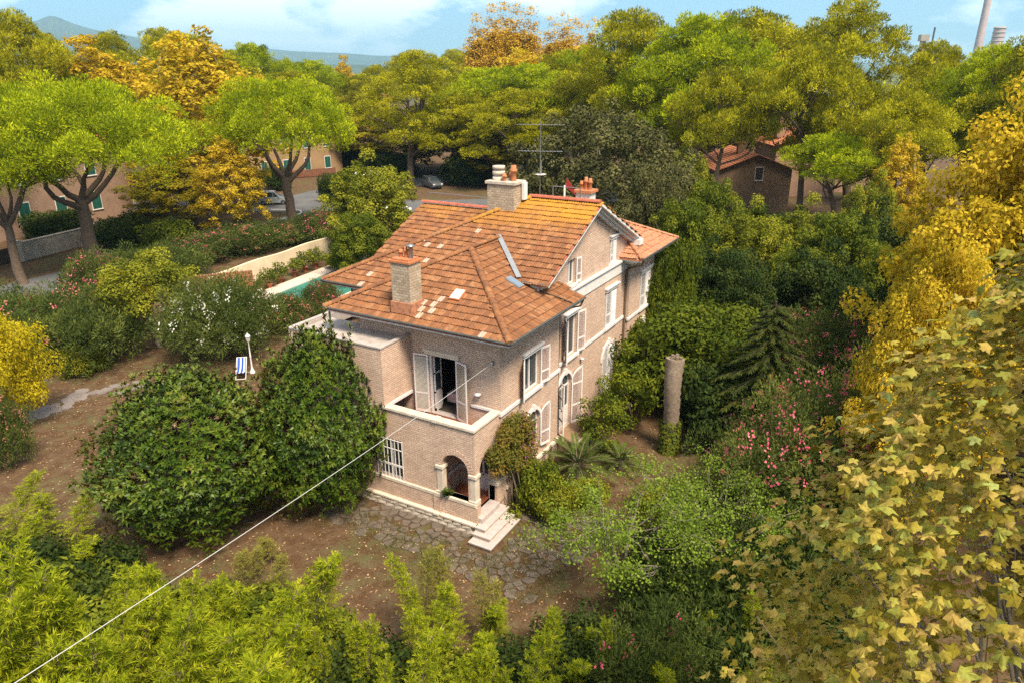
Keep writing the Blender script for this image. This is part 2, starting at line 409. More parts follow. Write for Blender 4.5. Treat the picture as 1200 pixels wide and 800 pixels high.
# windows of the right-hand side
casement(1, 0., -1, *wr[0][:4], leaf_l=27, leaf_r=12, sw=.62)
casement(1, 0., -1, *wr[1][:4], arch=True, leaf_l=36, leaf_r=16, sill=False)
casement(1, .21, -1, *mr[0][:4], leaf_l=34, leaf_r=14, sw=.6)
casement(1, .21, -1, *mr[1][:4], arch=True, leaf_l=46, leaf_r=22, door=True, name='garden_door', sill=False)
casement(1, .21, -1, *mr[2][:4], closed=True)
casement(1, .21, -1, *mr[3][:4], arch=True, closed=True)
casement(1, .21, -1, *mr[4][:4], leaf_r=10, leaf_l=None, hood=False)
casement(1, .21, -1, *mr[5][:4], closed=True)
casement(1, -.04, -1, *fs[0][:4], closed=True)
casement(1, -.04, -1, *fs[1][:4], arch=True, closed=True)
casement(0, 2.6, -1, 7.6, 8.7, 4.4, 6.2, closed=True)
casement(1, 9.6, 1, 4., 5.2, 4.4, 6.2, closed=True); casement(1, 9.6, 1, 8., 9.2, 4.4, 6.2, closed=True)
# balcony door: left half a glazed door folded inwards, shutters swung wide
bd = MB()
for a in (2.02, 3.26): bd.box((.02, a, 3.66), (.12, a+.06, 6.28))
bd.box((.02, 2.08, 6.22), (.12, 3.26, 6.28)); BD = bd.build('balcony_door', M['white_paint'], house)
louvre_shutter(BD, (-.06, 3.34, 3.7), (-.18, .98, 0), (0, 0, 1), .66, 2.56, fill='louvre_grey')
louvre_shutter(BD, (-.06, 2.0, 3.7), (-.34, -.94, 0), (0, 0, 1), .66, 2.56, fill='louvre_grey')
g = MB()
for z0, z1 in ((3.7, 3.82), (4.5, 4.58), (5.35, 5.41), (6.14, 6.2)): g.box((.15, 3.2, z0), (.65, 3.24, z1))
g.box((.15, 3.2, 3.7), (.21, 3.24, 6.2)); g.box((.6, 3.2, 3.7), (.65, 3.24, 6.2)); g.box((.2, 3.205, 3.8), (.61, 3.235, 4.5)); G = g.build('glazed_leaf', M['white_paint'], BD)
MB().box((.21, 3.216, 4.58), (.6, 3.224, 6.14)).build('pane', M['glass'], BD)
mb = MB(); ribbon(mb, 0, 0., -1, 1.86, 3.48, 6.3, 6.42, .1); ribbon(mb, 0, 0., -1, 1.82, 3.52, 6.42, 6.5, .16); mb.build('hood_mould', M['cream_stone'], BD)
MB().box((-.02, 2.0, 3.655), (.3, 3.34, 3.69)).build('threshold', M['step_stone'], BD)
# the bed behind it
bed = thing('bed', 'bed with a dusty pink cover behind the open balcony door', 'bed', (1.0, 2.2, 3.6))
mb = MB().box((0, -.5, .28), (2., 1.0, .55)); mb.build('mattress', M['canvas_white'], bed, .04)
mb = MB().box((-.03, -.54, .18), (1.7, 1.04, .6)); mb.build('cover', M['bed_pink'], bed, .05)
for x in (.06, 1.9):
    for y in (-.42, .92): MB().box((x, y, 0.001), (x+.06, y+.06, .279)).build('leg', M['dark_wood'], bed)
# porch door (white, behind the arch)
pd = MB().box((.06, .42, .74), (.13, 1.32, 2.86)); PD = pd.build('porch_door', M['white_paint'], house)
for a0, a1 in ((.52, .82), (.92, 1.22)): MB().box((.04, a0, 1.5), (.059, a1, 2.7)).build('pane', M['glass'], PD)
MB().box((.0, .84, 1.4), (.059, .9, 1.46)).build('handle', M['gutter'], PD)

# string courses and the white band
mb = None
for v_, a_, b_, z_ in ((0., -.07, 1.72, 4.30), (0., 3.4, 5.19, 4.30), (.21, 5.2, 5.98, 4.32), (.21, 7.56, 13.6, 4.32), (-.04, 13.55, 17.56, 4.17)):
    mb = MB(); ribbon(mb, 1, v_, -1, a_, b_, z_, z_+.14, .07); mb.build('string_course', M['white_paint'], house)
mb = MB(); ribbon(mb, 1, .21, -1, 5.3, 13.6, 7.02, 7.62, .06); ribbon(mb, 1, .21, -1, 5.3, 13.6, 7.622, 7.72, .16); mb.build('frieze_band', M['white_paint'], house)
# porch block, ground floor to the left, balcony, upper box with the flat terrace ----
XP = -1.87; YR = .05; YL = 4.23; YE = 9.1
mb = MB()
wall_panel(mb, 0, XP, -1, YR, YE, 0., [(YR, 4.42), (YL, 4.42), (YL+.001, 6.92), (YE, 6.92)], [(.36, 1.56, 1.37, 3.22, True), (3.45, 4.75, 1.33, 3.16, False), (6.2, 7.4, 1.33, 3.16, False)], .3)
wall_panel(mb, 1, YR, -1, XP, 0., 0., [(XP, 4.42), (0, 4.42)], [(-1.53, -.42, .72, 3.15, True)], .3)
wall_panel(mb, 1, YL, -1, XP, 0., 4.42, [(XP, 6.92), (0, 6.92)], [])
wall_panel(mb, 1, 1.98, -1, XP+.1, 0., 0., [(XP, 3.4), (0, 3.4)], [])
wall_panel(mb, 1, YE, 1, XP, 2.6, 0., [(XP, 6.92), (2.6, 6.92)], [])
# inner faces of the balcony parapet
wall_panel(mb, 0, XP+.24, 1, YR+.24, YL, 3.55, [(YR, 4.42), (YL, 4.42)], [])
wall_panel(mb, 1, YR+.24, 1, XP+.24, -.001, 3.55, [(XP, 4.42), (0, 4.42)], [])
mb.build('porch_wall', M['brick_buff'], house)
MB().box((XP+.02, YR+.02, 3.4), (-.01, YL, 3.62)).build('balcony_floor', M['terracotta_floor'], house)
MB().box((XP+.02, YR+.03, .55), (-.01, 1.97, .72)).build('porch_floor', M['terracotta_floor'], house)
cp = MB(); cp.box((XP-.06, YR-.06, 4.42), (XP+.30, 1.70, 4.54)); cp.box((XP-.08, 1.703, 4.42), (XP+.30, 1.93, 4.57)); cp.box((XP-.06, 1.933, 4.42), (XP+.30, YL+.06, 4.54))
cp.box((XP+.303, YR-.06, 4.42), (-.02, YR+.30, 4.54)); cp.build('coping', M['cream_stone'], house, .015)
mb = MB(); mb.box((XP+.303, YL-.06, 4.42), (-.07, YL+.05, 4.54)); mb.build('dado_course', M['white_paint'], house)
MB().box((-.06, 1.34, 4.42), (.0, YR+.32, 4.52)).build('dado_course', M['white_paint'], house)
# terrace on the box
MB().box((XP+.2, YL+.2, 6.6), (.4, YE-.2, 6.78)).build('terrace_deck', M['screed'], house)
mb = MB(); mb.box((XP-.03, YL-.03, 6.92), (XP+.16, YE+.03, 6.98)); mb.box((XP+.163, YL-.03, 6.92), (-.01, YL+.16, 6.98)); mb.box((XP+.163, YE-.16, 6.92), (2.5, YE+.03, 6.98)); mb.build('terrace_rim', M['screed'], house)
mb = MB(); mb.box((XP+.02, YL+.02, 6.4), (XP+.15, YE-.02, 6.92)); mb.box((XP+.2, YE-.2, 6.4), (2.5, YE-.02, 6.92)); mb.box((XP+.2, YL+.02, 6.4), (0., YL+.15, 6.92)); mb.build('terrace_upstand', M['screed'], house)
MB().tube([(-.93, 7.62, 6.78), (-.93, 7.62, 7.62)], .045).build('eave_post', M['pipe_green'], house)
# barred window left of the porch
gw = MB()
for a in np.linspace(3.45, 4.75, 8): gw.box((XP-.05, a-.014, 1.33), (XP-.022, a+.014, 3.16))
for z in (1.35, 1.95, 2.0, 2.7, 3.1): gw.box((XP-.052, 3.43, z), (XP-.02, 4.77, z+.028))
casement(0, XP, -1, 3.45, 4.75, 1.33, 3.16, sill=False, hood=False); gw.build('window_grille', M['white_paint'], house)
casement(0, XP, -1, 6.2, 7.4, 1.33, 3.16, sill=False, hood=False)
# sill band, plinth cap and rusticated stones
mb = MB(); mb.box((XP-.09, -.02, 1.22), (XP+.3, 1.64, 1.37)); mb.box((XP-.12, 1.643, 1.21), (XP+.29, 1.95, 1.385)); mb.box((XP-.09, 1.953, 1.22), (XP-.001, YE, 1.37)); mb.build('sill_band', M['cream_stone'], house, .015)
mb = MB(); mb.box((XP-.07, YR-.12, .5), (XP-.003, YE, 1.22)); mb.box((XP-.11, 1.64, .5), (XP-.071, 1.95, 1.21)); mb.build('dado_wall', M['brick_buff'], house)
cap = MB(); cap.box((XP-.22, YR-.17, .40), (XP-.002, 1.64, .53)); cap.box((XP-.25, 1.643, .40), (XP-.002, 1.95, .535)); cap.box((XP-.22, 1.953, .40), (XP-.002, YE+.1, .53)); cap.build('plinth_cap', M['cream_stone'], house, .03)
MB().box((XP-.1, YR-.1, 0), (XP-.001, YE, .4)).build('plinth_core', M['concrete'], house)
rng = random.Random(5); plm = []
for k in range(4):
    b = MB(); n = 3; 
    b.box((-.12, -.21, -.09), (.0, .21, .09)); me = b.mesh('plinth_stone', M['pale_stone'])
    bm = bmesh.new(); bm.from_mesh(me); bmesh.ops.subdivide_edges(bm, edges=bm.edges, cuts=1, use_grid_fill=True)
    for v in bm.verts:
        if v.co.x < -.05 and abs(v.co.y) < .2 and abs(v.co.z) < .085: v.co.x -= rng.uniform(.0, .05)
        v.co += Vector((rng.uniform(-.012, .012), rng.uniform(-.014, .014), rng.uniform(-.008, .008)))
    bm.to_mesh(me); bm.free(); plm.append(me)
for row in range(2):
    y = YR-.1+(.21 if row else 0)
    while y < YE-.2:
        meshobj('plinth_stone', rng.choice(plm), house, (XP-.075, y+.21, .1+row*.2), None, (1, rng.uniform(.93, 1.0), 1)); y += .44
# porch pillars
def pillar(x, y, z0, z1, w=.13):
    P = MB().box((x-w, y-w, z0+.09), (x+w, y+w, z1-.14)).build('pillar', M['cream_stone'], house, .012)
    MB().box((x-w-.05, y-w-.05, z0), (x+w+.05, y+w+.05, z0+.088)).build('base', M['cream_stone'], P, .01)
    MB().box((x-w-.05, y-w-.05, z1-.138), (x+w+.05, y+w+.05, z1-.002)).build('capital', M['cream_stone'], P, .01)
pillar(XP+.10, 1.66, 1.385, 2.62); pillar(XP+.12, YR+.10, 1.37, 2.58); pillar(-.28, YR+.06, 1.55, 2.70, .12)
MB().box((XP-.001, YR-.04, .7), (XP+.32, YR+.31, 1.22)).build('pedestal', M['brick_buff'], house)
MB().box((-.42, YR-.10, .5), (.30, YR+.25, 1.40)).build('pedestal', M['brick_buff'], house)
MB().box((-.47, YR-.16, 1.40), (.55, YR+.29, 1.55)).build('pedestal_cap', M['cream_stone'], house, .01)
mb = MB(); ribbon(mb, 1, 0., -1, .30, 5.5, .86, 1.0, .12); mb.build('base_course', M['cream_stone'], house)
for p_, q_ in (((-.015, .06, 1.55), (-.05, .40, 1.65)), ((-.015, 1.34, 1.55), (-.05, 1.92, 1.65)), ((-1.5, 1.93, 1.55), (-.05, 1.975, 1.65))): MB().box(p_, q_).build('dado_course', M['white_paint'], house)
# brick voussoirs over the front arch
vm = MB().box((-.012, -.040, 0), (.02, .040, .24)).mesh('voussoir', M['brick_buff'])
for i in range(19):
    a = math.pi*(i+.5)/19; R = .605
    o = meshobj('voussoir', vm, house, (XP-.002, .96-R*math.cos(a), 2.62+R*math.sin(a))); o.rotation_euler = (math.pi/2-a, 0, 0)
# steps
for (x0, x1, y1, z0, z1) in ((-2.62, -.33, -1.07, .0, .15), (-2.32, -.42, -.86, .15, .34), (-2.14, -.28, -.54, .34, .53)):
    mb = MB().box((x0, y1, z1-.055), (x1, YR-.1, z1)); S = mb.build('step', M['step_stone'], house, .008)
    MB().box((x0+.05, y1+.06, z0), (x1-.05, YR-.1, z1-.055)).build('riser', M['cream_stone'], S)
MB().box((-1.84, -.22, .53), (-.48, YR+.2, .74)).build('step', M['step_stone'], house, .008)
# garden-door landing
MB().box((5.3, -1.0, 0), (7.4, .2, .84)).build('landing', M['brick_brown'], house)
mb = MB(); mb.box((5.2, -1.12, .0), (7.5, -1.0, .95)); mb.box((7.4, -1.0, 0), (7.5, .2, .95)); mb.build('landing_kerb', M['cream_stone'], house)

# cornices: stepped boxed eaves under the wing and the far part
def cornice(name, loop, z1, steps, parent=house):
    """loop: list of ((x,y),(nx,ny)) segments ends (axis-aligned), extruded outwards by steps [(proud, z0, z1)]"""
    mb = MB()
    for (x0, y0, x1, y1, pr, z0, zz) in loop: mb.box((x0, y0, z0), (x1, y1, zz))
    return mb.build(name, M['cream_stone'] if parent is None else M['white_paint'], parent)
def stepped(x0, x1, y0, y1, ov, z_top, name):
    for i, (k, a, b) in enumerate(((.30, .52, .36), (.62, .358, .20), (1., .198, .045))):
        o = ov*k-.02
        MB().box((x0-o, y0-o, z_top-a), (x1+o, y1+o, z_top-b)).build(name, M['white_paint'], house)
stepped(0, 4.6, 0, 6.86, .96, 7.83, 'cornice'); stepped(13.55, 17.5, -.04, 6.0, .96, 7.92, 'cornice')
MB().box((2.0, 6.9, 7.66), (3., 10.2, 7.86)).build('cornice', M['white_paint'], house)
gt = MB(); gt.tube([(-1.02, -1.02, 7.80), (-1.02, 7.88, 7.80)], .05, 6); gt.build('gutter', M['gutter'], house)
gt = MB(); gt.tube([(-1.02, -1.04, 7.80), (5.46, -1.04, 7.80)], .05, 6); gt.build('gutter', M['gutter'], house)
gt = MB(); gt.tube([(12.55, -1.07, 7.89), (18.5, -1.07, 7.89)], .045, 6); gt.build('gutter', M['gutter'], house)
gt = MB(); gt.tube([(1.62, 7.5, 7.94), (1.62, 10.5, 7.94)], .05, 6); gt.build('gutter', M['gutter'], house)
MB().tube([(5.35, -1.0, 7.76), (5.3, -.9, 7.45), (5.28, .08, 7.1), (5.28, .12, .3)], .045, 6).build('downpipe', M['pipe_brown'], house)
MB().tube([(12.7, -1.05, 7.86), (12.9, -.9, 7.5), (13.5, .05, 7.1), (13.5, .11, 6.9), (13.5, .11, .3)], .05, 6).build('downpipe', M['pipe_brown'], house)

# ---------------------------------------------------------------- roofs of single tiles
def tile_material(name, per_object, cols, lichen=True, white=0.):
    m, t, b = mat(name)
    if per_object: r = N(t, 'ShaderNodeObjectInfo').outputs['Random']
    else: r = N(t, 'ShaderNodeAttribute', attribute_name='rnd').outputs['Fac']
    c = ramp(t, r, [(0., cols[0]), (.35, cols[1]), (.7, cols[2]), (1., cols[3])])
    k = noise(t, 5.5, 5., .7); k2 = noise(t, .55, 3., .6)
    c = mixc(t, ramp(t, k, [(.45, (0, 0, 0)), (.72, (.8, .8, .8))]), c, (.07, .048, .032))
    if lichen:
        sp = N(t, 'ShaderNodeSeparateXYZ'); t.links.new(pos(t), sp.inputs[0])
        hz = math_(t, 'MULTIPLY', math_(t, 'SUBTRACT', sp.outputs[2], 9.55), .42, True)
        l = math_(t, 'ADD', math_(t, 'MULTIPLY', k2, .6), math_(t, 'ADD', math_(t, 'MULTIPLY', noise(t, 9., 4., .7), .42), math_(t, 'MULTIPLY', hz, .55)))
        c = mixc(t, ramp(t, l, [(.64, (0, 0, 0)), (.92, (.9, .9, .9))]), c, (.42, .20, .016))
    setc(t, b, c); b.inputs['Roughness'].default_value = .85; b.inputs['Specular IOR Level'].default_value = .25
    bump(t, b, k, .5, .012); return m
OLD = [(.165, .066, .028), (.215, .086, .034), (.25, .102, .038), (.285, .135, .06)]
NEW = [(.42, .18, .095), (.44, .19, .10), (.46, .20, .11), (.48, .22, .125)]
tile_material('tile_old', True, OLD); tile_material('tile_old_joined', False, OLD); tile_material('tile_new_joined', False, NEW, False)
plain('mortar_smear', (.40, .28, .21), .9, var=.45, scale=9.)
TW, TL = .245, .36
def tile_verts():
    prof = [(-.5, .0), (-.42, .032), (-.32, .034), (-.22, .006), (.0, .006), (.1, .026), (.2, .026), (.3, .004), (.5, .004)]
    A = [(p*TW, -.0, z+.047) for p, z in prof]; B = [(p*TW, TL*1.12, z) for p, z in prof]; Cc = [(p*TW, .012, z-.006) for p, z in prof]
    n = len(prof); V = A+B+Cc
    F = [(i, i+1, n+i+1, n+i) for i in range(n-1)]+[(2*n+i, 2*n+i+1, i+1, i) for i in range(n-1)]
    return np.array(V), F
TV, TF = tile_verts()
tile_me = bpy.data.meshes.new('roof_tile'); tile_me.from_pydata(TV.tolist(), [], TF); tile_me.materials.append(M['tile_old']); tile_me.update()
tile_white = tile_me.copy(); tile_white.materials.clear(); tile_white.materials.append(M['mortar_smear'])
def inside(poly, p):
    x, y = p; c = False; n = len(poly)
    for i in range(n):
        (x0, y0), (x1, y1) = poly[i], poly[(i+1) % n]
        if (y0 > y) != (y1 > y) and x < (x1-x0)*(y-y0)/(y1-y0)+x0: c = not c
    return c
TILES = []    # (matrix, slope name, material key)
def slope(poly, fall, z_at, key='tile_old', pn='roof', white=None, holes=()):
    """poly: plan polygon; fall: plan direction in which water runs; z_at(x,y): height"""
    r = random.Random(hash(poly[0]) % 1000+len(poly)); fall = np.array(fall, float); acr = np.array([-fall[1], fall[0]])
    pts = [np.array(p) for p in poly]; z3 = [(p[0], p[1], z_at(*p)-.075) for p in poly]
    MB().prism(z3, (0, 0, -.06)).build(pn, M['ridge_red'] if key == 'tile_old' else M['terracotta_pot'], house)
    s = [p@fall for p in pts]; a = [p@acr for p in pts]; lo, hi = min(s), max(s); cs = 1/math.sqrt(1+PT*PT)
    step = TL*cs; row = 0; q = hi
    upv = np.array([-fall[0]*cs, -fall[1]*cs, PT*cs]); xv = np.array([acr[0], acr[1], 0.]); zv = np.cross(-xv, upv) if np.cross(xv, upv)[2] < 0 else np.cross(xv, upv)
    if np.dot(np.cross(xv, upv), zv) < 0: xv = -xv
    while q > lo:
        c0 = min(a)+(TW/2 if row % 2 else 0)
        while c0 < max(a)+TW:
            ctr = fall*(q-step*.5)+acr*c0
            if inside(poly, ctr) and not any(x0 < ctr[0] < x1 and y0 < ctr[1] < y1 for x0, x1, y0, y1 in holes):
                base = fall*q+acr*c0; z = z_at(*base)
                o = np.array([base[0], base[1], z-.045])+zv*r.uniform(-.008, .010)+upv*r.uniform(-.012, .010)
                R = np.stack([xv, upv+zv*r.uniform(-.014, .014)+xv*r.uniform(-.012, .012), zv], 1)
                w = bool(white and white(ctr[0], ctr[1], r))
                TILES.append((o, R, 'mortar_smear' if w else key, r.random()))
            c0 += TW
        q -= step; row += 1
ZW, ZM = 7.83, 11.29
wf = lambda x, y: ZW+PT*(x+.99)
wrt = lambda x, y: ZW+PT*(y+.99)
wlf = lambda x, y: ZW+PT*(7.85-y)
mfr = lambda x, y: ZM-PT*(8.75-x)
mbk = lambda x, y: ZM-PT*(x-8.75)
mws = lambda x, y: ZM-PT*(y-3.35)
def smear(x, y, r):
    d = math.hypot((x+.15)/.9, (y-3.35)/.75); return r.random() < (.6 if d < .5 else .10 if d < 1.0 else .008)
def smear2(x, y, r):
    d = abs((x-4.2)-(y-6.2)*-.55); return r.random() < (.10 if (4.5 < y < 7.2 and 3.2 < x < 6.6) else .006)
chim_hole = (-.62, .22, 3.62, 4.58)
slope([(-.99, -.99), (3.43, 3.43), (-.99, 7.85)], (-1, 0), wf, white=smear, holes=[chim_hole])
slope([(-.99, -.99), (5.44, -.99), (5.44, .2), (3.82, .2), (3.82, 1.5), (5.75, 3.43), (3.43, 3.43)], (0, -1), wrt)
slope([(-.99, 7.85), (3.43, 3.43), (5.75, 3.43), (1.65, 7.55)], (0, 1), wlf)
slope([(8.75, -.26), (8.75, 3.35), (1.65, 10.45), (1.65, 7.55), (5.75, 3.43), (3.41, 1.09), (3.41, -.26)], (-1, 0), mfr, white=smear2)
slope([(8.75, 3.35), (15.85, 10.45), (1.65, 10.45)], (0, 1), mws)
slope([(8.75, -.26), (14.05, -.26), (14.05, 1.), (15.4, 1.), (15.4, 10.0), (8.75, 3.35)], (1, 0), mbk)
slope([(9.39, 5.3), (9.39, 10.29), (4.4, 10.29)], (-1, 0), lambda x, y: 10.38-PT*(9.39-x))
slope([(9.39, 5.3), (14.38, 10.29), (9.39, 10.29)], (1, 0), lambda x, y: 10.38-PT*(x-9.39))
ZF = 7.92
slope([(12.57, -1.03), (18.5, -1.03), (15.535, 1.935)], (0, -1), lambda x, y: ZF+PT*(y+1.03), 'tile_new')
slope([(12.57, -1.03), (15.535, 1.935), (15.535, 5.), (12.57, 5.)], (-1, 0), lambda x, y: ZF+PT*(x-12.57), 'tile_new')
slope([(18.5, -1.03), (18.5, 5.), (15.535, 5.), (15.535, 1.935)], (1, 0), lambda x, y: ZF+PT*(18.5-x), 'tile_new')
# the 300 that show largest are single objects, the others are joined
old = [i for i, t in enumerate(TILES) if t[2] != 'tile_new']
old.sort(key=lambda i: float(np.linalg.norm(TILES[i][0]-CAM)))
single = set(old[:300])
for i in old[:300]:
    o, R, key, _ = TILES[i]
    ob = bpy.data.objects.new('roof_tile', tile_white if key == 'mortar_smear' else tile_me); put(ob, house)
    Mx = Matrix.Identity(4)
    for a in range(3):
        for b in range(3): Mx[a][b] = float(R[a][b])
        Mx[a][3] = float(o[a])
    ob.matrix_local = Mx
def join_tiles(idx, mkey, name):
    V = np.concatenate([TV@TILES[i][1].T+TILES[i][0] for i in idx]); nv = len(TV)
    F = (np.array(TF)[None]+(np.arange(len(idx))*nv)[:, None, None]).reshape(-1, 4)
    me = bpy.data.meshes.new(name); me.from_pydata(V.tolist(), [], F.tolist()); me.materials.append(M[mkey])
    at_ = me.attributes.new('rnd', 'FLOAT', 'POINT'); at_.data.foreach_set('value', np.repeat([TILES[i][3] for i in idx], nv).astype(np.float32))
    me.update(); tag(meshobj(name, me, house), kind='stuff')
join_tiles([i for i in old if i not in single and TILES[i][2] == 'tile_old'], 'tile_old_joined', 'roof_tiles')
join_tiles([i for i in old if i not in single and TILES[i][2] == 'mortar_smear'], 'mortar_smear', 'mortared_tiles')
join_tiles([i for i, t in enumerate(TILES) if t[2] == 'tile_new'], 'tile_new_joined', 'new_roof_tiles')
# hip and ridge tiles: one half-round tile after another
def ridge_run(p, q, mkey='ridge_red', r=.10, seg=.38, mat2=None, lift=.0):
    p, q = np.array(p, float), np.array(q, float); L = np.linalg.norm(q-p); n = max(1, int(L/seg)); d = (q-p)/L
    hd = np.array([d[0], d[1], 0]); hd /= np.linalg.norm(hd); side = np.array([-hd[1], hd[0], 0]); upv = np.cross(d, side); upv = upv if upv[2] > 0 else -upv
    V = []; m = 7
    for e, rr in ((0, r), (seg*1.12, r*.86)):
        for k in range(m):
            w = math.pi*k/(m-1); V.append(np.array([e, math.cos(w)*rr, math.sin(w)*rr*.8]))
    F = [(k, k+1, m+k+1, m+k) for k in range(m-1)]+[tuple(range(m))]
    me = bpy.data.meshes.new('ridge_tile'); me.from_pydata([v.tolist() for v in V], [], F); me.materials.append(M[mkey]); me.update()
    for i in range(n):
        o = p+d*(i*L/n); ob = meshobj('ridge_tile', me, house); Mx = Matrix.Identity(4)
        for a in range(3):
            for b, vec in enumerate((d*(L/n/seg), side, upv)): Mx[a][b] = float(vec[a])
            Mx[a][3] = float(o[a]+upv[a]*lift)
        ob.matrix_local = Mx
hipk = 'tile_old'
ridge_run((-.99, -.99, ZW), (3.43, 3.43, wf(3.43, 0)), hipk, .15); ridge_run((-.99, 7.85, ZW), (3.43, 3.43, wf(3.43, 0)), hipk, .15)
ridge_run((3.43, 3.43, wf(3.43, 0)), (5.8, 3.43, wf(3.43, 0)), hipk, .15)
ridge_run((1.65, 10.45, mfr(1.65, 0)), (8.75, 3.35, ZM), hipk, .15)
ridge_run((8.75, -.2, ZM+.02), (8.75, 3.4, ZM+.02), 'ridge_red', .15); ridge_run((9.39, 5.3, 10.4), (9.39, 10.25, 10.4), 'ridge_red', .15)
ridge_run((12.57, -1.03, ZF), (15.535, 1.935, ZF+PT*2.965), 'tile_new_joined', .12); ridge_run((18.5, -1.03, ZF), (15.535, 1.935, ZF+PT*2.965), 'tile_new_joined', .12)
# verges of the big gable: white stepped boards and the left one flush
def board(p, q, w, h, mk, name, drop=0.):
    p, q = np.array(p, float), np.array(q, float); d = q-p; L = np.linalg.norm(d); d /= L; s = np.array([0, 1., 0]); n = np.cross(d, s); n = n if n[2] > 0 else -n
    MB().obox((p+q)/2-n*(drop+h/2), d*L/2, s*w/2, n*h/2).build(name, M[mk], house)
for k, (w, h, dr) in enumerate(((.52, .10, .06), (.34, .12, .162), (.20, .14, .284))):
    board((8.75, .17-w/2+.03, ZM-.0), (14.1, .17-w/2+.03, ZM-PT*5.35), w, h, 'white_paint', 'verge_board', dr)
board((3.4, -.08, mfr(3.4, 0)), (8.75, -.08, ZM), .36, .12, 'white_paint', 'verge_board', .09)
board((3.45, .15, mfr(3.45, 0)), (8.75, .15, ZM), .14, .12, 'cream_stone', 'verge_board', .212)
MB().box((13.75, -.42, 8.33), (14.3, .22, 8.62)).build('verge_return', M['white_paint'], house)
# lead valley, lead apron, gutter over the wing roof
def strip(pts, w, mk, name, lift=.03, dirv=(1, -1, 0)):
    s = np.array(dirv, float); s /= np.linalg.norm(s); mb = MB(); P = [np.array(p, float)+np.array((0, 0, lift)) for p in pts]
    for a, b in zip(P, P[1:]): mb.add([a-s*w/2, b-s*w/2, b+s*w/2, a+s*w/2, a-s*w/2-(0, 0, .02), b-s*w/2-(0, 0, .02), b+s*w/2-(0, 0, .02), a+s*w/2-(0, 0, .02)], [(0, 1, 2, 3), (7, 6, 5, 4), (0, 4, 5, 1), (2, 6, 7, 3)])
    mb.build(name, M[mk], house)
strip([(5.75, 3.43, 9.94), (3.41, 1.09, 8.85)], .22, 'lead', 'valley_flashing', .07)
MB().tube([(3.36, 1.2, 8.74), (3.36, -.28, 8.74)], .055, 6).build('gutter', M['gutter'], house)
strip([(3.5, .35, wrt(0, .35)), (4.3, -.95, wrt(0, -.95))], .10, 'pipe_brown', 'flashing', .07, (1, .6, 0))
MB().box((3.5, .20, 8.4), (3.85, 1.1, 8.75)).build('eave_board', M['cream_stone'], house)
# skylights
def skylight(cx, cy, w, l, fall, zf, mk):
    fall = np.array(fall, float); cs = 1/math.sqrt(1+PT*PT); upv = np.array([-fall[0]*cs, -fall[1]*cs, PT*cs]); xv = np.array([-fall[1], fall[0], 0]); nv = np.cross(xv, upv); nv = nv if nv[2] > 0 else -nv
    c = np.array([cx, cy, zf(cx, cy)])+nv*.03; o = MB().obox(c, xv*w/2, upv*l/2, nv*.05).build('skylight', M['lead' if mk == 'skylight_glass' else 'terracotta_pot'], house)
    MB().obox(c+nv*.052, xv*(w/2-.05), upv*(l/2-.05), nv*.012).build('pane', M[mk], o)
skylight(.75, 2.35, .5, .62, (-1, 0), wf, 'skylight_white'); skylight(2.95, 1.05, .42, .72, (0, -1), wrt, 'skylight_glass')
# chimneys
def pots(parent, lst, mk='terracotta_pot'):
    for x, y, z, r, h in lst: MB().lathe((x, y, z), [(r*.8, 0), (r*.8, h*.55), (r*1.1, h*.6), (r*1.1, h*.72), (r*.75, h*.8), (r*.75, h), (.01, h)], 10).build('chimney_pot', M[mk], parent)
c = MB().box((-.58, 3.66, 8.0), (.16, 4.54, 10.02)).build('chimney', M['brick_ashlar'], house)
MB().box((-.64, 3.60, 8.0), (.24, 4.6, 8.46)).build('flashing', M['tile_new_joined'], c)
MB().box((-.63, 3.60, 10.02), (.22, 4.6, 10.10)).build('cap', M['terracotta_pot'], c); MB().box((-.55, 3.7, 10.10), (.13, 4.5, 10.17)).build('cap', M['terracotta_pot'], c)
pots(c, [(-.2, 4.3, 10.17, .09, .3), (-.2, 4.05, 10.17, .09, .42)]); MB().lathe((-.2, 3.82, 10.17), [(.09, 0), (.09, .42), (.17, .46), (.17, .5), (.01, .56)], 10).build('cowl', M['steel'], c)
c = MB().box((7.55, 3.66, 9.6), (8.55, 5.1, 11.95)).build('chimney', M['brick_ashlar'], house)
MB().box((7.48, 3.58, 11.95), (8.62, 5.18, 12.07)).build('cap', M['pale_stone'], c)
MB().lathe((8.05, 4.75, 12.07), [(.30, 0), (.30, .16), (.24, .17), (.24, .24), (.3, .25), (.3, .42), (.25, .43), (.25, .5), (.3, .51), (.3, .66), (.01, .66)], 14).build('round_cowl', M['pale_stone'], c)
pots(c, [(8.05, 3.95, 12.07, .17, .72), (7.8, 4.3, 12.07, .12, .35), (8.35, 4.25, 12.07, .12, .35)])
MB().box((8.2, 3.45, 11.2), (8.5, 3.6, 12.0)).build('roof_box', M['white_paint'], house)
c = MB().box((10.6, 1.15, 10.2), (11.3, 1.9, 11.35)).build('chimney', M['white_paint'], house)
MB().box((10.5, 1.05, 11.35), (11.4, 2.0, 11.47)).build('cap', M['terracotta_pot'], c); pots(c, [(10.95, 1.3, 11.47, .11, .55), (10.95, 1.52, 11.47, .11, .6), (10.95, 1.75, 11.47, .11, .4)])
# lamps on the walls, alarm
for p, r in (((-.1, .98, 5.05), .13), ((7.95, .1, 3.9), .09), ((5.25, -.1, 2.35), .09)):
    MB().lathe((p[0], p[1], p[2]), [(.01, .06), (r, .04), (r*1.1, -.02), (r*.7, -.06), (.01, -.09)], 12).build('wall_lamp', M['white_paint'], house)
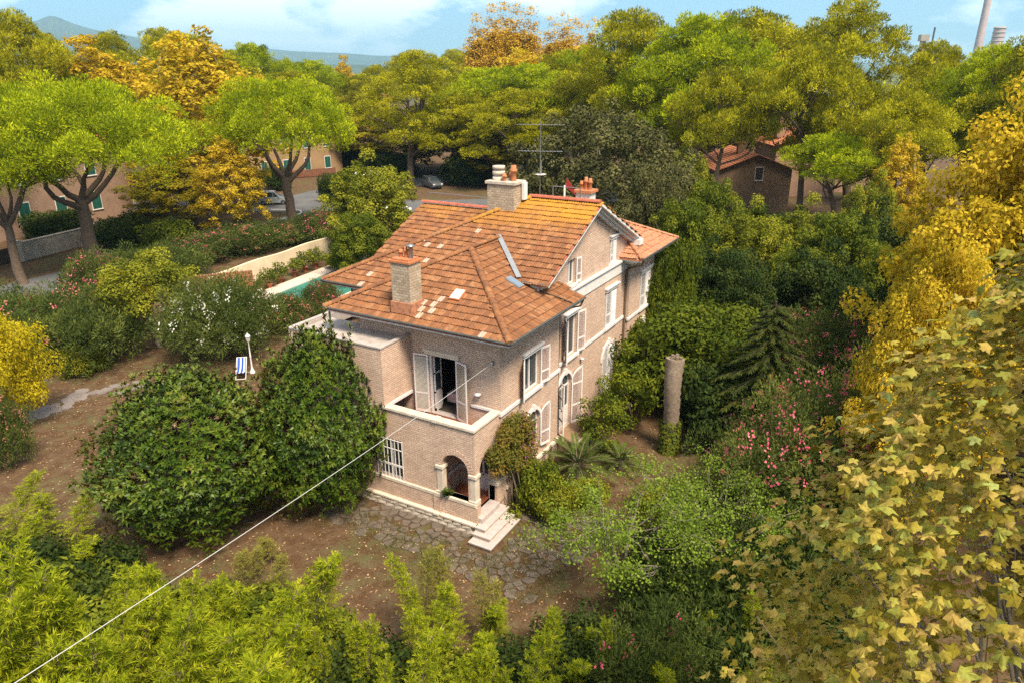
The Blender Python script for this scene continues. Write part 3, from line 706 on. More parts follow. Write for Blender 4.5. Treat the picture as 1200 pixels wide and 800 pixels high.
# aerials, rails and the red vane on the ridge (things of their own)
am = thing('roof_aerial', 'tall television aerial mast behind the ridge beside the big chimney', 'aerial', (9.3, 3.2, 11.0))
MB().tube([(0, 0, 0), (0, 0, 3.7)], .02, 6).build('mast', M['steel'], am)
for z, hl, n_ in ((3.55, 1.1, 6), (2.35, 1.0, 6)):
    e = MB().tube([(-.35, hl, z), (.35, -hl, z)], .011, 5).build('boom', M['steel'], am); ee = MB()
    for k in np.linspace(-.9, .9, n_*2): ee.tube([(-.35*k-.28, hl*k-.05, z+.01), (-.35*k+.28, hl*k+.05, z+.01)], .008, 4)
    ee.build('elements', M['steel'], am)
d = MB().tube([(.06, 0, 1.3), (.06, 0, 1.9)], .05, 8).build('dipole_basket', M['steel'], am)
MB().lathe((-.05, -.05, 1.22), [(.02, 0), (.26, .06), (.27, .08), (.02, .04)], 14).build('dish', M['white_paint'], am)
def rail(x, y0, y1, z0, h, lab):
    o = thing('roof_rail', lab, 'rail', (x, (y0+y1)/2, z0)); hw = (y1-y0)/2
    for s in (-1, 1): MB().tube([(0, s*hw, 0), (0, s*hw, h)], .025, 6).build('post', M['steel'], o)
    MB().tube([(0, -hw, h), (0, hw, h)], .02, 6).build('bar', M['steel'], o)
rail(9.5, 6.0, 10.0, 10.35, .55, 'thin steel rail along the lower ridge left of the big chimney'); rail(9.0, .95, 2.35, 11.2, .62, 'short steel rail on the gable ridge beside the red vane')
v = thing('wind_vane', 'small dark red vane on a white post on the gable ridge', 'vane', (9.0, 1.75, 11.2))
MB().tube([(0, 0, 0), (0, 0, .7)], .05, 8).build('post', M['white_paint'], v)
MB().prism([(0, -.05, .62), (0, -.55, .3), (0, -.45, .62), (0, -.1, 1.05)], (.02, 0, 0)).build('blade', M['flag_red'], v)
# the white cable from the wall to the lower left
_d = ray(577, 425); wa = CAM+_d*(-.04-CAM[0])/_d[0]; wq = at(4, 790, 10.5); wb = wa+(wq-wa)*1.45; pts_ = []
for i in range(25):
    k = i/24; p = wa*(1-k)+wb*k; p[2] -= 1.0*k*(1-k); pts_.append(p)
cb_ = MB().tube(pts_, .007, 6).build('overhead_cable', M['cable_white']); MB().box((wa[0]-.03, wa[1]-.05, wa[2]-.09), (.01, wa[1]+.05, wa[2]+.09)).build('wall_bracket', M['steel'], cb_); MB().lathe((wa[0]-.06, wa[1], wa[2]-.05), [(.03, 0), (.045, .03), (.03, .06), (.045, .09), (.01, .11)], 8).build('insulator', M['white_paint'], cb_)
tag(cb_, 'white overhead cable running from the balcony wall over the bamboo', 'cable')
# ---------------------------------------------------------------- ground, roads, pool, paving
def ground_material():
    m, t, b = mat('earth')
    k = noise(t, .22, 6., .6); k2 = noise(t, 1.6, 6., .65); k3 = noise(t, 14., 4., .7); k4 = noise(t, .06, 3., .5)
    c = ramp(t, k3, [(.3, (.045, .024, .010)), (.55, (.088, .049, .023)), (.75, (.135, .082, .044))])
    c = mixc(t, ramp(t, k2, [(.42, (0, 0, 0)), (.66, (.8, .8, .8))]), c, mixc(t, k3, (.105, .064, .036), (.16, .108, .068)))
    grass = mixc(t, k3, (.045, .06, .018), (.10, .105, .035))
    c = mixc(t, ramp(t, math_(t, 'ADD', math_(t, 'MULTIPLY', k, .55), math_(t, 'MULTIPLY', k2, .5)), [(.53, (0, 0, 0)), (.64, (.75, .75, .75))]), c, grass)
    sp = N(t, 'ShaderNodeSeparateXYZ'); t.links.new(pos(t), sp.inputs[0])
    far = math_(t, 'MULTIPLY', math_(t, 'SUBTRACT', math_(t, 'MAXIMUM', math_(t, 'ABSOLUTE', sp.outputs[0]), math_(t, 'ABSOLUTE', sp.outputs[1])), 250.), .004, True)
    land = ramp(t, noise(t, .0016, 6., .65), [(.38, (.03, .05, .018)), (.5, (.05, .07, .025)), (.6, (.17, .14, .07)), (.7, (.06, .08, .03))])
    c = mixc(t, far, c, land)
    setc(t, b, c); b.inputs['Roughness'].default_value = .95; b.inputs['Specular IOR Level'].default_value = .15
    bump(t, b, math_(t, 'ADD', k3, math_(t, 'MULTIPLY', k2, .6)), .8, .05)
ground_material()
def sheet(name, rings, m, kind='structure'):
    """ground: fine near the house, coarse out to the horizon"""
    r = np.random.default_rng(3)
    xs = sorted(set(list(np.linspace(-60, 140, 81))+[-14000, -6000, -2500, -1000, -400, -150, 240, 420, 800, 1600, 3500, 8000, 16000]))
    ys = sorted(set(list(np.linspace(-80, 120, 81))+[-14000, -6000, -2500, -1000, -400, -150, 240, 420, 800, 1600, 3500, 8000, 16000]))
    V = []; n = len(ys)
    for x in xs:
        for y in ys:
            z = 0.
            if abs(x) < 200 and abs(y) < 200: z = .02*math.sin(x*.9+y*.4)*math.sin(y*.7)-.02
            V.append((x, y, z))
    F = [(i*n+j, (i+1)*n+j, (i+1)*n+j+1, i*n+j+1) for i in range(len(xs)-1) for j in range(n-1)]
    me = bpy.data.meshes.new(name); me.from_pydata(V, [], F); me.materials.append(m); me.update()
    me.polygons.foreach_set('use_smooth', [True]*len(F)); return tag(meshobj(name, me), kind=kind)
sheet('ground', 0, M['earth'])
m, t, b = mat('asphalt'); k = noise(t, 40., 3., .7); k2 = noise(t, .35, 5., .6)
setc(t, b, mixc(t, ramp(t, k2, [(.4, (0, 0, 0)), (.7, (.6, .6, .6))]), ramp(t, k, [(.3, (.055, .055, .057)), (.7, (.10, .10, .10))]), (.135, .125, .115))); b.inputs['Roughness'].default_value = .85; bump(t, b, k, .4, .01)
plain('kerb_white', (.55, .53, .5), .8)
def band(pts, w, z, thick=.0):
    P = [np.array(p, float) for p in pts]; V = []
    for i, p in enumerate(P):
        d = P[min(i+1, len(P)-1)]-P[max(i-1, 0)]; d /= np.linalg.norm(d); s = np.array([-d[1], d[0]])
        V += [(*(p-s*w/2), z), (*(p+s*w/2), z)]
    return V, [(2*i, 2*i+2, 2*i+3, 2*i+1) for i in range(len(P)-1)]
def smooth(pts, n=8):
    P = [np.array(p, float) for p in pts]; P = [2*P[0]-P[1]]+P+[2*P[-1]-P[-2]]; out = []
    for i in range(1, len(P)-2):
        for k in range(n):
            t = k/n; a, b, c, d = P[i-1:i+3]; out.append(.5*((2*b)+(c-a)*t+(2*a-5*b+4*c-d)*t*t+(3*b-3*c+d-a)*t**3))
    return out+[P[-2]]
def road(name, pts, w, z):
    V, F = band(smooth(pts), w, z); me = bpy.data.meshes.new(name); me.from_pydata(V, [], F); me.materials.append(M['asphalt']); me.update(); return tag(meshobj(name, me), kind='structure')
road('road', [(-60, 51), (-20, 50.5), (12, 50.5), (30, 51.5), (46, 53)], 6.5, .03)
road('road', [(34, 92), (44, 70), (50, 58), (56, 46), (66, 34), (84, 22)], 9.5, .034)
road('road', [(50, 62), (62, 64), (80, 58), (110, 52)], 8, .038)
def kerb(pts, name='kerb'):
    mb = MB(); P = smooth(pts, 6)
    for a, c in zip(P, P[1:]):
        d = c-a; L = np.linalg.norm(d); d /= L; mb.obox((*((a+c)/2), .06), (*(d*L*.5), 0), (-d[1]*.09, d[0]*.09, 0), (0, 0, .08))
    return tag(mb.build(name, M['kerb_white']), kind='structure')
kerb([(38, 55), (43.5, 55.3), (45.8, 57.5), (44.5, 61)])
# flagged path round the porch: every stone by itself
plain('flagstone', (.115, .088, .066), .9, var=.55, scale=3.5, bmp=.8)
rng = random.Random(11)
path = tag(bpy.data.objects.new('path', None), kind='structure'); put(path)
centers = []
def inpath(x, y):
    a = (-3.9 < x < XP-.3 and -1.6 < y < 6.2 and x > -3.9+.18*math.sin(y*1.3)); bq = (-4.1 < x < 1.2 and -4.2 < y < -1.1 and y > -3.9+.4*math.sin(x*1.7)-.15*x)
    return a or bq
tries = 0
while len(centers) < 330 and tries < 16000:
    tries += 1; p = (rng.uniform(-4.2, 1.4), rng.uniform(-4.3, 6.3))
    if inpath(*p) and all((p[0]-q[0])**2+(p[1]-q[1])**2 > (.24+.16*((p[0]*7.3+p[1]*3.1) % 1))**2 for q in centers): centers.append(p)
for i, c in enumerate(centers):
    if -2.75 < c[0] < -.2 and -1.2 < c[1] < .1: continue
    poly = [(c[0]+.33*math.cos(a), c[1]+.33*math.sin(a)) for a in np.linspace(0, 2*math.pi, 14)[:-1]]
    for q in centers:
        if q is c or (q[0]-c[0])**2+(q[1]-c[1])**2 > 1.1: continue
        mx, my = (q[0]+c[0])/2, (q[1]+c[1])/2; nx, ny = q[0]-c[0], q[1]-c[1]; L = math.hypot(nx, ny); nx /= L; ny /= L; g_ = rng.uniform(.012, .06); out = []
        for (x0, y0), (x1, y1) in zip(poly, poly[1:]+poly[:1]):
            d0 = (x0-mx)*nx+(y0-my)*ny+g_; d1 = (x1-mx)*nx+(y1-my)*ny+g_
            if d0 <= 0: out.append((x0, y0))
            if d0*d1 < 0: k = d0/(d0-d1); out.append((x0+(x1-x0)*k, y0+(y1-y0)*k))
        poly = out
        if len(poly) < 3: break
    if len(poly) < 3: continue
    if rng.random() < .16: continue
    h = .008+rng.uniform(0, .032); poly = [(x+rng.uniform(-.03, .03), y+rng.uniform(-.03, .03)) for x, y in poly]
    MB().prism([(x, y, -.05) for x, y in poly], (rng.uniform(-.004, .004), 0, .05+h)).build('stone', M['flagstone'], path)
# worn stone strip across the drying yard on the left
plain('worn_path', (.17, .14, .125), .9, var=.35, scale=1.2, bmp=.4)
tp = [gp(10, 497)[:2], gp(60, 478)[:2], gp(110, 457)[:2], gp(165, 452)[:2]]
prs = random.Random(4); P = smooth(tp, 6)
for a in P:
    for k in range(3):
        c = np.array(a)+np.array([prs.uniform(-.55, .55), prs.uniform(-.55, .55)]); r0 = prs.uniform(.22, .42); n = 7
        MB().prism([(c[0]+r0*prs.uniform(.8, 1.1)*math.cos(w), c[1]+r0*prs.uniform(.8, 1.1)*math.sin(w), -.04) for w in np.linspace(0, 2*math.pi, n+1)[:-1]], (0, 0, .06+prs.uniform(0, .012))).build('stone', M['worn_path'], path)
# pool: basin, rim, water
pa, pb = gp(312, 350)[:2], gp(402, 314)[:2]; pdv = (pb-pa)/np.linalg.norm(pb-pa); pn = np.array([pdv[1], -pdv[0]])
if pn[1] > 0: pn = -pn
def PP(a, d, z): q = pa+pdv*a+pn*d; return (q[0], q[1], z)
LP, WP = float(np.linalg.norm(pb-pa))+5., 5.2
pool = thing('swimming_pool', 'narrow turquoise swimming pool with a stone edge beside the cream garden wall', 'pool')
mb = MB()
for a0, a1, d0, d1 in ((-.5, LP+.5, -1.6, 0), (-.5, LP+.5, WP, WP+.6), (-.5, 0, .002, WP-.002), (LP, LP+.5, .002, WP-.002)):
    mb.prism([PP(a0, d0, .02), PP(a1, d0, .02), PP(a1, d1, .02), PP(a0, d1, .02)], (0, 0, .09))
mb.build('pool_edge', M['pool_edge'], pool)
m, t, b = mat('pool_water'); setc(t, b, (.05, .20, .16)); b.inputs['Roughness'].default_value = .05; b.inputs['Specular IOR Level'].default_value = .5
bump(t, b, noise(t, 2.5, 3.), .12, .03)
MB().add([PP(0, 0, .055), PP(LP, 0, .055), PP(LP, WP, .055), PP(0, WP, .055)], [(0, 1, 2, 3)]).build('water', M['pool_water'], pool)
# cream wall behind it
wa_, wb_ = PP(-4.5, -4.6, 0), PP(LP+2, -4.6, 0); wv = np.array(wb_)-np.array(wa_); wl = np.linalg.norm(wv); wv /= wl; wn = np.array([-wv[1], wv[0], 0])
gw_ = thing('garden_wall', 'cream plastered garden wall with a wavy top behind the pool', 'wall')
mb = MB(); n = 26
for i in range(n):
    a, c = i*wl/n, (i+1)*wl/n; h = lambda s: 1.7+.05*math.sin(s*.9)
    p, q = np.array(wa_)+wv*a, np.array(wa_)+wv*c
    mb.add([p-wn*.12, q-wn*.12, q+wn*.12, p+wn*.12, p-wn*.12+(0, 0, h(a)), q-wn*.12+(0, 0, h(c)), q+wn*.12+(0, 0, h(c)), p+wn*.12+(0, 0, h(a))], [(0, 1, 5, 4), (4, 5, 6, 7), (2, 3, 7, 6)])
mb.build('plaster', M['cream_plaster'], gw_)
# pool hut: a small tiled lean-to roof
hc = gp(255, 335, 2.0); hut = thing('pool_hut', 'small garden hut with a low orange tiled roof at the pool end', 'hut', (hc[0], hc[1], 0), .9)
MB().box((-1.5, -2.3, 0), (1.5, 2.3, 1.9)).build('wall', M['cream_plaster'], hut)
mb = MB().prism([(-1.9, -2.6, 1.85), (1.9, -2.6, 2.45), (1.9, 2.6, 2.45), (-1.9, 2.6, 1.85)], (0, 0, .06)); mb.build('roof', M['ridge_red'], hut)
sl = math.atan2(.6, 3.8)
for r_ in range(10):
    for k in range(20):
        o = meshobj('roof_tile', tile_me, hut, (-1.92+r_*.37, -2.46+k*.255, 1.93+r_*.37*math.tan(sl))); o.rotation_euler = (0, -sl, -math.pi/2); o.rotation_mode = 'XYZ'
        o.matrix_local = Matrix.Translation(o.location) @ Matrix.Rotation(-sl, 4, 'Y') @ Matrix.Rotation(-math.pi/2, 4, 'Z')
# planted pots along the wall: built with the plants below
# lamp post and deck chair in the yard
lp = gp(296, 436); lamp = thing('lamp_post', 'white cast iron garden lamp post with a lantern beside the deck chair', 'lamp', (lp[0], lp[1], 0))
MB().lathe((0, 0, 0), [(.16, 0), (.16, .12), (.09, .2), (.05, .4), (.045, 1.0), (.06, 1.05), (.045, 1.1), (.035, 1.95), (.06, 2.0)], 10).build('post', M['white_paint'], lamp)
L_ = MB(); 
for k in range(6):
    a = math.pi/3*k; L_.tube([(.07*math.cos(a), .07*math.sin(a), 2.0), (.15*math.cos(a), .15*math.sin(a), 2.32)], .012, 4)
L_.lathe((0, 0, 2.32), [(.17, 0), (.17, .02), (.06, .14), (.02, .16), (.02, .22), (.005, .25)], 6); L_.build('lantern_frame', M['white_paint'], lamp)
MB().lathe((0, 0, 2.01), [(.06, 0), (.135, .3)], 6).build('lantern_glass', M['lamp_clear'], lamp)
m, t, b = mat('deck_canvas'); tcx = N(t, 'ShaderNodeTexCoord'); sp = N(t, 'ShaderNodeSeparateXYZ'); t.links.new(tcx.outputs['Object'], sp.inputs[0])
st = math_(t, 'GREATER_THAN', math_(t, 'SINE', math_(t, 'MULTIPLY', sp.outputs[1], 30.)), -.35); setc(t, b, mixc(t, st, (.6, .6, .6), (.012, .05, .30))); b.inputs['Roughness'].default_value = .85
dp = gp(284, 440); dc = thing('deck_chair', 'folding deck chair with blue and white striped canvas in the yard', 'chair', (dp[0], dp[1], 0), math.radians(-140))
for s in (-.28, .28):
    MB().tube([(.55, s, .04), (-.55, s, 1.0)], .022, 6).build('side_rail', M['white_paint'], dc); MB().tube([(-.5, s*.9, .03), (.38, s*.9, .5)], .022, 6).build('side_rail', M['white_paint'], dc)
for x, z in ((.55, .04), (-.55, 1.0), (-.5, .03)): MB().tube([(x, -.29, z), (x, .29, z)], .02, 6).build('cross_bar', M['white_paint'], dc)
cv = []; 
for i in range(11):
    k = i/10; x = .5*(1-k)-.55*k; z = .42*(1-k)+1.0*k-.22*math.sin(math.pi*k); cv += [(x, -.24, z), (x, .24, z)]
MB().add(cv, [(2*i, 2*i+1, 2*i+3, 2*i+2) for i in range(10)], True).build('canvas', M['deck_canvas'], dc)
# ---------------------------------------------------------------- other buildings
def shuttered(T, axis, val, out, a, z, w, h, mk='green_paint', open_=False):
    F = MB(); ribbon(F, axis, val, out, a-w/2-.08, a+w/2+.08, z-.06, z+h+.1, .04); f = F.build('window', M['white_paint'], T)
    if open_:
        g = MB(); ribbon(g, axis, val, out, a-w/2, a+w/2, z, z+h, .05); g.build('pane', M['glass'], f)
        for s in (-1, 1): g = MB(); ribbon(g, axis, val, out, a+s*(w/2+.02)-(0 if s > 0 else w/2), a+s*(w/2+.02)+(w/2 if s > 0 else 0), z, z+h, .07); g.build('shutter', M[mk], f)
    else:
        for s in (-1, 1): g = MB(); ribbon(g, axis, val, out, a+(0.01 if s > 0 else -w/2), a+(w/2 if s > 0 else -.01), z, z+h, .065); g.build('shutter', M[mk], f)
    g = MB(); ribbon(g, axis, val, out, a-w/2-.12, a+w/2+.12, z-.14, z-.061, .12); g.build('sill', M['white_paint'], f)
plain('roof_orange', (.44, .16, .075), .85, var=.35, scale=1.4)
def roof_rows(T, x0, x1, y0, y1, z0, axis, pitch=.4, ov=.5, hip=False, mk='roof_orange', courses=14):
    """two slopes of stepped tile courses; axis = ridge direction (0 x, 1 y)"""
    a0, a1, b0, b1 = (x0, x1, y0, y1) if axis == 0 else (y0, y1, x0, x1); bm_ = (b0+b1)/2; hw = (b1-b0)/2+ov
    for s in (-1, 1):
        mb = MB()
        for i in range(courses):
            f0, f1 = i/courses, (i+1)/courses; d0, d1 = hw*(1-f0), hw*(1-f1); zz0 = z0-ov*pitch+pitch*hw*f0; zz1 = zz0+pitch*hw/courses
            e0 = hw*f0 if hip else 0; e1 = hw*f1 if hip else 0
            q = [(a0-ov+e0, bm_+s*d0, zz0+.05), (a1+ov-e0, bm_+s*d0, zz0+.05), (a1+ov-e1, bm_+s*(d1-.06), zz1+.01), (a0-ov+e1, bm_+s*(d1-.06), zz1+.01)]
            q = [p if axis == 0 else (p[1], p[0], p[2]) for p in q]; mb.prism(q, (0, 0, -.10))
        mb.build('roof', M[mk], T)
    if hip:
        for s, ae in ((-1, a0-ov), (1, a1+ov)):
            mb = MB()
            for i in range(courses):
                f0, f1 = i/courses, (i+1)/courses; zz0 = z0-ov*pitch+pitch*hw*f0; zz1 = zz0+pitch*hw/courses
                q = [(ae-s*hw*f0, bm_-hw*(1-f0), zz0+.05), (ae-s*hw*f0, bm_+hw*(1-f0), zz0+.05), (ae-s*hw*f1, bm_+hw*(1-f1), zz1+.01), (ae-s*hw*f1, bm_-hw*(1-f1), zz1+.01)]
                q = [p if axis == 0 else (p[1], p[0], p[2]) for p in q]; mb.prism(q, (0, 0, -.10))
            mb.build('roof', M[mk], T)
def block(T, x0, x1, y0, y1, h, mk, gable=None, pitch=.4):
    mb = MB().box((x0, y0, 0), (x1, y1, h))
    if gable == 1:
        for y in (y0, y1): mb.prism([(x0, y, h), (x1, y, h), ((x0+x1)/2, y, h+pitch*(x1-x0)/2)], (0, .2 if y == y0 else -.2, 0))
    if gable == 0:
        for x in (x0, x1): mb.prism([(x, y0, h), (x, y1, h), (x, (y0+y1)/2, h+pitch*(y1-y0)/2)], (.2 if x == x0 else -.2, 0, 0))
    mb.build('wall', M[mk], T)
# pink brick villa behind the street wall (left)
v1 = thing('neighbour_villa', 'pink brick villa with dark green shutters behind the grey street wall', 'house', (18, 72, 0), .12)
block(v1, -16, 16, 0, 11, 9.2, 'brick_pink'); roof_rows(v1, -16, 16, 0, 11, 9.2, 0, hip=True)
for a in (-12, -6.5, -2.2, 2.2, 6.5, 11): shuttered(v1, 1, 0., -1, a, 1.6, 1.2, 2.0, open_=a in (-2.2,)); shuttered(v1, 1, 0., -1, a, 5.6, 1.2, 2.0)
# ochre block behind the umbrella pine
oc = at(338, 190, 133); v2 = thing('ochre_house', 'ochre plastered house with green shutters beyond the street', 'house', (oc[0], oc[1], 0), -.25)
block(v2, -9, 9, -3, 8, 8.6, 'ochre_plaster'); roof_rows(v2, -9, 9, -3, 8, 8.6, 0, hip=True)
for a in (-6, -2, 2, 6): shuttered(v2, 1, -3., -1, a, 1.2, 1.1, 1.9); shuttered(v2, 1, -3., -1, a, 4.9, 1.1, 1.9)
for y in (-1, 4): shuttered(v2, 0, 9., 1, y, 1.2, 1.1, 1.9); shuttered(v2, 0, -9., -1, y, 4.9, 1.1, 1.9)
# right: brown brick house, gable to us, and its taller neighbour behind
ra = at(884, 215, 96); hd = math.atan2(ra[1]-CAM[1], ra[0]-CAM[0])
v3 = thing('brown_brick_house', 'brown brick house with a plain gable and an orange tiled roof among pines', 'house', (ra[0], ra[1], 0), hd-math.pi/2+.32)
block(v3, -4.6, 4.6, 0, 11, 5.6, 'brick_brown', 1, .38); roof_rows(v3, -4.6, 4.6, 0, 11, 5.6, 1, .38, .6)
shuttered(v3, 1, 0., -1, .5, 4.2, .9, 1.5, 'dark_wood')
for y in (1.6, 3.4, 7.5): shuttered(v3, 0, 4.6, 1, y, 2.6, .9, 1.7)
c = MB().box((-1.2, 4., 6.2), (-.4, 4.8, 8.3)).build('chimney', M['brick_pink'], v3); MB().box((-1.3, 3.9, 8.3), (-.3, 4.9, 8.42)).build('cap', M['terracotta_pot'], c)
rb = at(948, 175, 112); v4 = thing('stepped_roof_house', 'taller brick house with stepped orange roofs and a wide chimney behind the brown gable', 'house', (rb[0], rb[1], 0), hd-math.pi/2+.32)
block(v4, -4.5, 4.5, 0, 9, 7.4, 'brick_pink', 1, .38); roof_rows(v4, -4.5, 4.5, 0, 9, 7.4, 1, .38, .6)
block(v4, 4.6, 14, 4, 15, 8.4, 'brick_pink', 0, .38); roof_rows(v4, 4.6, 14, 4, 15, 8.4, 0, .38, .6)
for y in (2, 4.5, 7): shuttered(v4, 0, 4.5, 1, y, 2.2, 1., 1.8); shuttered(v4, 0, 4.5, 1, y, 5.2, 1., 1.6)
for x in (6.5, 9.5, 12): shuttered(v4, 1, 4., -1, x, 4.8, 1., 1.8)
c = MB().box((-3.6, 3, 8.0), (-2.4, 4.6, 11.4)).build('chimney', M['brick_pink'], v4); MB().box((-3.75, 2.85, 11.4), (-2.25, 4.75, 11.6)).build('cap', M['pale_stone'], c)
for x in (-3.5, -3., -2.5): MB().tube([(x, 3.8, 11.6), (x, 3.8, 12.5)], .05, 5).build('flue', M['steel'], c)
# far roofs between the pines
for i, (px, py, dist, w, h, lab) in enumerate(((428, 112, 190, 9, 11, 'orange roofed house half hidden behind the pine crowns'), (403, 150, 165, 7, 6, 'low roofed house behind the street trees'), (1010, 152, 130, 6, 8.5, 'orange roofed house behind the leaning pine'))):
    p = at(px, py, dist); o = thing('distant_house', lab, 'house', (p[0], p[1], 0), .3+.4*i); block(o, -w, w, -5, 5, h, 'brick_pink' if i else 'ochre_plaster'); roof_rows(o, -w, w, -5, 5, h, 0, .36, .6, True)
    for a in (-w*.6, 0, w*.6): shuttered(o, 1, -5., -1, a, h-3.2, 1.1, 1.8)
p = at(783, 183, 75); o = thing('garden_shed', 'low pale shed with a flat roof behind the dark evergreen oak', 'shed', (p[0], p[1], 0), .5); block(o, -1.6, 1.6, -1.5, 1.5, 5.4, 'cream_plaster'); MB().box((-1.8, -1.7, 5.4), (1.8, 1.7, 5.6)).build('roof', M['terracotta_pot'], o); shuttered(o, 1, -1.5, -1, 0, 3., .8, 1., 'dark_wood')
# grey street wall with pier and slatted gate
w0, w1 = gp(24, 306)[:2], gp(150, 274)[:2]; wd = w1-w0; wl = np.linalg.norm(wd); wd /= wl; ang = math.atan2(wd[1], wd[0])
sw_ = thing('street_wall', 'weathered grey concrete street wall in front of the pink villa', 'wall', (w0[0], w0[1], 0), ang)
MB().box((0, -.15, 0), (wl+8, .15, 1.75)).build('wall_slab', M['concrete'], sw_); MB().box((0, -.2, 1.75), (wl+8, .2, 1.85)).build('coping', M['concrete'], sw_, .02)
for x in (0.001, 9., 18.): MB().box((x-.3, -.3, 0), (x+.3, .3, 2.05)).build('pier', M['pale_stone'], sw_, .02)
gt_ = thing('wooden_gate', 'dark slatted timber gate beside the wall pier', 'gate', (w0[0], w0[1], 0), ang+math.pi)
for k in range(26): MB().box((.36+k*.17, -.03, .08), (.36+k*.17+.13, .03, 1.55)).build('slat', M['dark_wood'], gt_)
for z in (.3, 1.2): MB().box((.34, .032, z), (.36+26*.17, .07, z+.1)).build('rail', M['dark_wood'], gt_)
fp = gp(355, 208)[:2]; fn = thing('timber_fence', 'low red brown timber fence in front of the ochre house', 'fence', (fp[0], fp[1], 0), -.45)
for k in range(30): MB().box((-6+k*.4, -.03, .1), (-6+k*.4+.34, .03, 1.3)).build('board', M['red_wood'], fn)
for k in range(5): MB().box((-6.1+k*3., .032, 0), (-5.96+k*3., .14, 1.4)).build('post', M['red_wood'], fn)
# white parasols
for i, (px, py) in enumerate(((421, 211), (436, 212))):
    p = gp(px, py+8); o = thing('parasol', 'white garden parasol opened beyond the street hedge', 'parasol', (p[0], p[1], 0), .4*i, 'white parasols')
    MB().tube([(0, 0, 0), (0, 0, 2.5)], .03, 6).build('pole', M['steel'], o)
    MB().add([(1.6*math.cos(math.pi/4*k), 1.6*math.sin(math.pi/4*k), 2.1) for k in range(8)]+[(0, 0, 2.7)], [(k, (k+1) % 8, 8) for k in range(8)]).build('canopy', M['canvas_white'], o)
# ---------------------------------------------------------------- cars
def car(lab, loc, rz, mk, L=4.2, Wd=1.75, H=1.75, van=True):
    o = thing('parked_car', lab, 'car', loc, rz); h = L/2; w = Wd/2
    if van: low = [(-h, .42), (-h, .95), (-h+.05, 1.02), (h-1.15, 1.02), (h-.25, .88), (h-.02, .7), (h, .42)]; cab = [(-h+.06, 1.0), (-h+.22, H-.08), (-h+.5, H), (h-1.95, H-.02), (h-1.05, 1.0)]
    else: low = [(-h, .4), (-h+.02, .86), (-h+.1, .9), (h-1.2, .92), (h-.3, .8), (h-.02, .66), (h, .4)]; cab = [(-h+.45, .88), (-h+1.1, H-.06), (-h+1.5, H), (.0, H-.02), (h-1.3, .9)]
    def loft(prof, wl, wh, zt, zb):
        mb = MB(); n = len(prof); V = []
        for s in (-1, 1):
            for x, z in prof: k = (z-zb)/(zt-zb) if zt > zb else 0; V.append((x, s*(wl+(wh-wl)*max(0, min(1, k))), z))
        mb.add(V, [tuple(range(n)), tuple(range(2*n-1, n-1, -1))]+[(i, n+i, n+(i+1) % n, (i+1) % n) for i in range(n)]); return mb
    B = loft(low+[(h-.1, .25), (-h+.1, .25)], w, w*.97, 1.0, .25).build('body', M[mk], o, .04)
    loft(cab, w*.95, w*.74, H, cab[0][1]).build('roof_cabin', M[mk], o, .05)
    zb_, zt_ = cab[0][1]+.06, H-.16
    def side(x0, x1, x2, x3, s):
        k0, k1 = .06/(H-cab[0][1]), (H-.16-cab[0][1])/(H-cab[0][1]); y0, y1 = s*(w*.95-w*.21*k0+.004), s*(w*.95-w*.21*k1+.004)
        MB().add([(x0, y0, zb_), (x1, y0, zb_), (x2, y1, zt_), (x3, y1, zt_)], [(0, 1, 2, 3)]).build('side_window', M['glass'], o)
    fx = cab[-1][0]; bx = cab[0][0]
    for s in (-1, 1):
        side(fx-.95, fx-.22, fx-.82, fx-.95, s); side(fx-1.75, fx-1.02, fx-1.02, fx-1.75, s); side(bx+.3, fx-1.83, fx-1.83, bx+(.38 if van else .9), s)
        MB().obox((h-.12, s*(w-.22), .72), (.11, 0, .02), (0, .17, 0), (0, 0, .08)).build('headlight', M['lamp_clear'], o); MB().obox((-h-.002, s*(w-.13), .85), (.02, 0, 0), (0, .09, 0), (0, 0, .16)).build('tail_light', M['lamp_red'], o)
        for x in (-h+.75, h-.8):
            T_ = MB().tube([(x, s*(w-.19), .31), (x, s*(w+.01), .31)], .31, 14).build('wheel', M['tyre'], o); MB().tube([(x, s*(w-.1), .31), (x, s*(w+.02), .31)], .19, 10).build('rim', M['steel'], T_)
        MB().obox((fx-.25, s*(w+.08), 1.1), (.06, 0, 0), (0, .09, 0), (0, 0, .07)).build('mirror', M[mk], o)
    (x1, z1), (x0, z0) = cab[-2], cab[-1]; k = lambda f: (x0+(x1-x0)*f+.012, z0+(z1-z0)*f+.012); a, c_ = k(.1), k(.9)
    MB().add([(a[0], -w*.82, a[1]), (a[0], w*.82, a[1]), (c_[0], w*.66, c_[1]), (c_[0], -w*.66, c_[1])], [(0, 1, 2, 3)]).build('windscreen', M['glass'], o)
    (x0, z0), (x1, z1) = cab[0], cab[1]; a, c_ = (x0+(x1-x0)*.2-.012, z0+(z1-z0)*.2), (x0+(x1-x0)*.92-.012, z0+(z1-z0)*.92)
    MB().add([(a[0], -w*.8, a[1]), (a[0], w*.8, a[1]), (c_[0], w*.68, c_[1]), (c_[0], -w*.68, c_[1])], [(0, 1, 2, 3)]).build('rear_window', M['glass'], o)
    MB().obox((h+.005, 0, .45), (.02, 0, 0), (0, .5, 0), (0, 0, .09)).build('grille', M['tyre'], o)
p = gp(322, 239); car('silver compact van standing on the side street by the dark bush', (p[0], p[1], .04), math.radians(-52), 'car_silver', H=1.8)
p = gp(333, 272); car('dark navy car parked under the umbrella pine behind the oleanders', (p[0], p[1], .04), math.radians(-10), 'car_navy', H=1.5, van=False)
p = gp(405, 254); car('blue hatchback parked at the kerb half behind the light green tree', (p[0], p[1], .04), math.radians(-35), 'car_blue', L=3.8, H=1.45, van=False)
